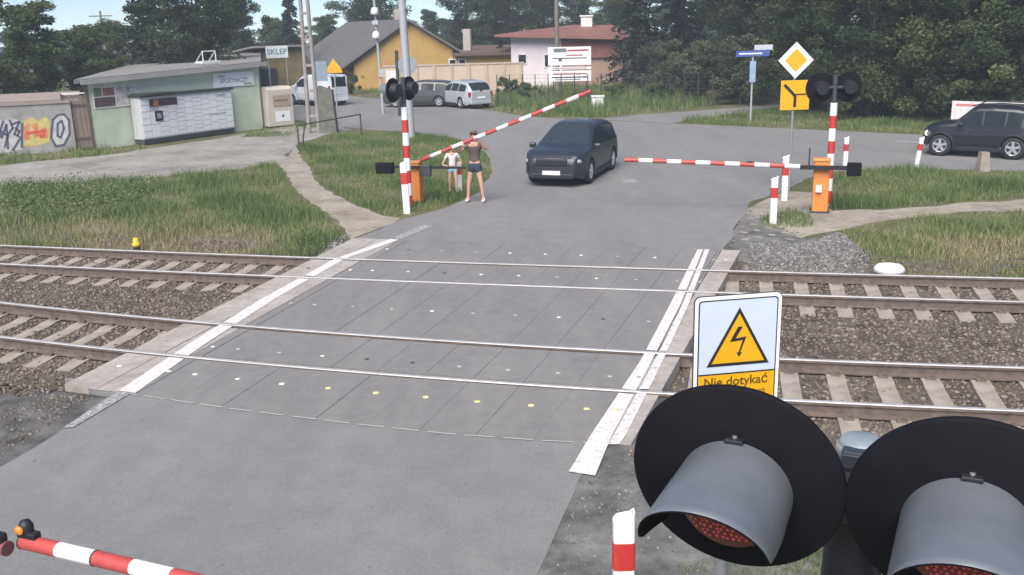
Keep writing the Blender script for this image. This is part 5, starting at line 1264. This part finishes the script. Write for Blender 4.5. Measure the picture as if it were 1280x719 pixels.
g = MB(); g.prism([(x0+.0166, zy), (x1-.0166, zy), (x1-.0166, zy+.005), (x0+.0166, zy+.005)], -.0078, -.0067); g.build('divider_line', INK, pe)
ta, tb = zt_-.042, zt_-.248; th_ = ta-tb; xc = .003
tri = lambda k: [(xc-.112*k, tb+th_*(1-k)/3*1.0), (xc+.112*k, tb+th_*(1-k)/3), (xc, tb+th_*(1-k)/3+th_*k)]
g = MB(); g.prism(tri(1), -.0075, -.0067); tg = g.build('hazard_triangle', INK, pe); g = MB(); g.prism(tri(.84), -.0085, -.0077); tg2 = g.build('triangle_field', PY, tg)
bz = tb+.02
bolt = [(.012, .118), (-.004, .118), (-.032, .066), (.014, .070), (.000, .026), (-.007, .028), (.001, .010), (.013, .026), (.006, .026), (.026, .082), (-.012, .077)]
g = MB(); g.prism([(xc+a, bz+b) for a, b in bolt], -.0095, -.0087); g.build('bolt_symbol', INK, tg2)
text('Nie dotykać', .046, (-.002, -.0082, zy-.027), FRONT, INKY, cp, ext=.0003, sx=1.0)
text('urządzeń elektrycznych', .022, (.0, -.0082, zy-.068), FRONT, INKY, cp, ext=.0003)
text('pod napięciem', .022, (.0, -.0082, zy-.098), FRONT, INKY, cp, ext=.0003)
g = MB(); g.cyl((-.01, .035, -.05), (-.01, .035, zt_-.06), .022, n=16); g.build('post', GALV, hv)
g = MB(); g.box((-.01, .012, zt_-.1), (.07, .022, .03)); g.box((-.01, .012, zt_-.38), (.07, .022, .03)); g.build('clamp', GALV, hv)

# ---------------------------------------------------------------- people
def skin_mesh(name, J, E, rad, material, parent, sub=2, root=0):
    me = bpy.data.meshes.new(name); me.from_pydata(J, E, []); o = bpy.data.objects.new(name, me); COL.objects.link(o)
    m = o.modifiers.new('s', 'SKIN'); m.use_smooth_shade = True
    for i, v in enumerate(me.skin_vertices[0].data):
        r = rad[i]; v.radius = r if isinstance(r, tuple) else (r, r); v.use_root = (i == root)
    s = o.modifiers.new('d', 'SUBSURF'); s.levels = sub; s.render_levels = sub
    dg = bpy.context.evaluated_depsgraph_get(); new = bpy.data.meshes.new_from_object(o.evaluated_get(dg)); new.name = name
    bpy.data.objects.remove(o); new.materials.clear(); new.materials.append(material)
    for p in new.polygons: p.use_smooth = True
    q = bpy.data.objects.new(name, new); COL.objects.link(q); q.parent = parent
    return q
def person(label, loc, ang, S, pose, top, bottom, shoe, hairm, skirt=False, hairlen=.12, topname='top'):
    """standing figure facing local -y; S = height / 1.7; pose gives hand targets and feet"""
    o = thing('person', label, 'person', loc, ang)
    sc = lambda p: tuple(c*S for c in p)
    fl, fr = pose['feet']; hl_, hr_ = pose['hands']
    J = [(0, 0, .93), (0, .005, 1.10), (0, .01, 1.25), (0, .01, 1.39), (0, -.005, 1.475), (0, -.02, 1.55), (0, -.02, 1.64)]
    E = [(0, 1), (1, 2), (2, 3), (3, 4), (4, 5), (5, 6)]
    Rr = [(.135, .10), (.115, .085), (.125, .095), (.12, .085), .052, (.072, .085), (.07, .085)]
    for s, ft, hd in ((-1, fl, hl_), (1, fr, hr_)):
        b = len(J); kx = (s*.09+ft[0])/2
        J += [(s*.085, 0, .86), (kx+s*.01, (ft[1])/2-.03, .49), (ft[0], ft[1], .10), (ft[0]+s*.02, ft[1]-.15, .035)]
        E += [(0, b), (b, b+1), (b+1, b+2), (b+2, b+3)]; Rr += [.088, .056, .038, (.042, .03)]
        b = len(J); sh = Vector((s*.175, .01, 1.385)); hand = Vector(hd); m = (sh+hand)/2; l = (hand-sh).length; ex = math.sqrt(max(0, .30**2-(l/2)**2)) if l < .6 else 0
        el = m+Vector((s*.75, .1, -.65)).normalized()*ex
        J += [tuple(sh), tuple(el), tuple(hand)]; E += [(3, b), (b, b+1), (b+1, b+2)]; Rr += [.055, .038, .026]
        # palm, four fingers closing on what is held, thumb
        pd = (hand-el).normalized(); side = Vector((1, 0, 0)); c = len(J)
        palm = hand+pd*.075; J.append(tuple(palm)); E.append((b+2, c)); Rr.append((.036, .02))
        for k, fx in enumerate((-.03, -.01, .01, .03)):
            q1 = palm+side*fx+pd*.035+Vector((0, -.02, 0)); q2 = q1+Vector((0, -.03, -.022))*([.9, 1.05, 1., .8][k]); n0 = len(J); J += [tuple(q1), tuple(q2)]; E += [(c, n0), (n0, n0+1)]; Rr += [.0095, .008]
        n0 = len(J); J.append(tuple(hand+pd*.04+Vector((-s*.05, -.02, 0)))); E.append((b+2, n0)); Rr.append(.011)
    skin_mesh('body', [sc(p) for p in J], E, [tuple(x*S for x in r) if isinstance(r, tuple) else r*S for r in Rr], SKIN, o)
    # top: torso sleeve with short sleeves
    JT = [J[0], J[1], J[2], (0, .01, 1.37), (0, .003, 1.43)]; ET = [(0, 1), (1, 2), (2, 3), (3, 4)]; RT = [(.148, .115), (.13, .10), (.14, .11), (.125, .098), (.075, .065)]
    for s, b in ((-1, 11), (1, 11+4+3+1+8+1)):
        pass
    for s, hd in ((-1, hl_), (1, hr_)):
        sh = Vector((s*.175, .01, 1.385)); hand = Vector(hd); n0 = len(JT); l = (hand-sh).length; ex = math.sqrt(max(0, .30**2-(l/2)**2)) if l < .6 else 0
        el = (sh+hand)/2+Vector((s*.75, .1, -.65)).normalized()*ex; q_ = sh+(el-sh)*.45
        JT += [tuple(sh), tuple(q_)]; ET += [(3, n0), (n0, n0+1)]; RT += [.066, .056]
    skin_mesh(topname, [sc(p) for p in JT], ET, [tuple(x*S for x in r) if isinstance(r, tuple) else r*S for r in RT], top, o)
    if skirt:
        g = MB(); prof = [(.128, 1.0), (.135, .95), (.165, .80), (.19, .64), (.185, .638), (.15, .80)]; g.lathe([(r*S, z*S) for r, z in prof], 24); g.build('skirt', bottom, o)
    else:
        JS = [(0, 0, 1.0), (0, 0, .93)]; ES = [(0, 1)]; RS = [(.14, .11), (.155, .12)]
        for s, ft in ((-1, fl), (1, fr)):
            kx = (s*.09+ft[0])/2; n0 = len(JS); JS += [(s*.09, 0, .85), (s*.09+(kx-s*.09)*.25, -.01, .70)]; ES += [(1, n0), (n0, n0+1)]; RS += [.105, .095]
        skin_mesh('shorts', [sc(p) for p in JS], ES, [tuple(x*S for x in r) if isinstance(r, tuple) else r*S for r in RS], bottom, o)
    for s, ft in ((-1, fl), (1, fr)):
        skin_mesh('shoe', [sc((ft[0], ft[1]+.045, .05)), sc((ft[0], ft[1]-.03, .055)), sc((ft[0]+s*.02, ft[1]-.15, .042)), sc((ft[0], ft[1]+.005, .095))], [(0, 1), (1, 2), (1, 3)], [(.042*S, .045*S), (.048*S, .05*S), (.045*S, .036*S), .046*S], shoe, o)
    # hair, face
    g = MB(); g.lathe([(0, .0), (.06, -.006), (.085, -.04), (.096, -.085), (.093, -.13), (.08, -.13-hairlen), (.04, -.15-hairlen)], 18)
    hv_ = [];
    for (x, y, z) in g.v:
        y2 = y*1.12+.012
        if z < -.075 and y2 < -.02: y2 = .03+abs(y2)*.1
        hv_.append((x*S, (y2-.02)*S, (1.742+z)*S))
    g.v = hv_; g.build('hair', hairm, o)
    g = MB()
    for s in (-1, 1): g.lathe([(0, .006), (.009, .003), (.012, 0)], 8, (s*.03*S, -.103*S, 1.615*S), M=Matrix.Rotation(R(90), 3, 'X'))
    g.build('eye', INK, o)
    g = MB(); g.prism([(-.013*S, 1.575*S), (.013*S, 1.575*S), (.0, 1.615*S)], -.125*S, -.09*S); g.build('nose', SKIN, o)
    g = MB(); g.box((0, -.103*S, 1.548*S), (.04*S, .01*S, .009*S)); g.build('mouth', mat('lips', (.35, .12, .1), .5), o)
    return o
DENIM = mat('dark_denim', (.03, .04, .07), .85, var=.3, scale=25); TAN = mat('tan_top', (.115, .085, .08), .85, var=.1, scale=20); SKYB = mat('light_blue_cloth', (.35, .52, .62), .8); WTOP = mat('white_cotton', (.62, .58, .56), .85); HB = mat('brown_hair', (.13, .075, .045), .6, var=.2, scale=30); HG = mat('ginger_hair', (.30, .14, .06), .6, var=.2, scale=30); SAND = mat('brown_sandal', (.22, .12, .08), .7)
# the woman stands behind the boom and holds it up with both hands
wp = G(598, 251); S_w = 1.82/1.7
M_l = Matrix.Translation((bL.x, bL.y, -.03)) @ Matrix.Rotation(rz2, 4, 'Z')
inv = M_l.inverted() @ Vector((wp.x, wp.y, 0))
wl = Vector((inv.x, yb+.36, 0)); wpos = M_l @ wl
# hands on the underside of the boom, in the woman's own coordinates
def hand_on(dx):
    bp = boom_pt(wl.x+dx); return ((bp.x-wl.x)/S_w, (bp.y-wl.y)/S_w+.03, (bp.z-.03)/S_w-.085)
woman = person('woman in brown top and dark denim shorts lifting the left boom with both hands', (wpos.x, wpos.y, 0), rz2, S_w, {'feet': ((-.20, .0), (.19, .02)), 'hands': (hand_on(-.22), hand_on(.24))}, TAN, DENIM, WHITE, HB)
cp_ = G(567, 241); person('child in white top and light blue shorts walking behind the left boom', (cp_.x, cp_.y, 0), rz2+R(25), 1.3/1.7, {'feet': ((-.12, .10), (.10, -.10)), 'hands': ((-.24, -.12, 1.0), (.24, .06, .98))}, WTOP, SKYB, SAND, HG)
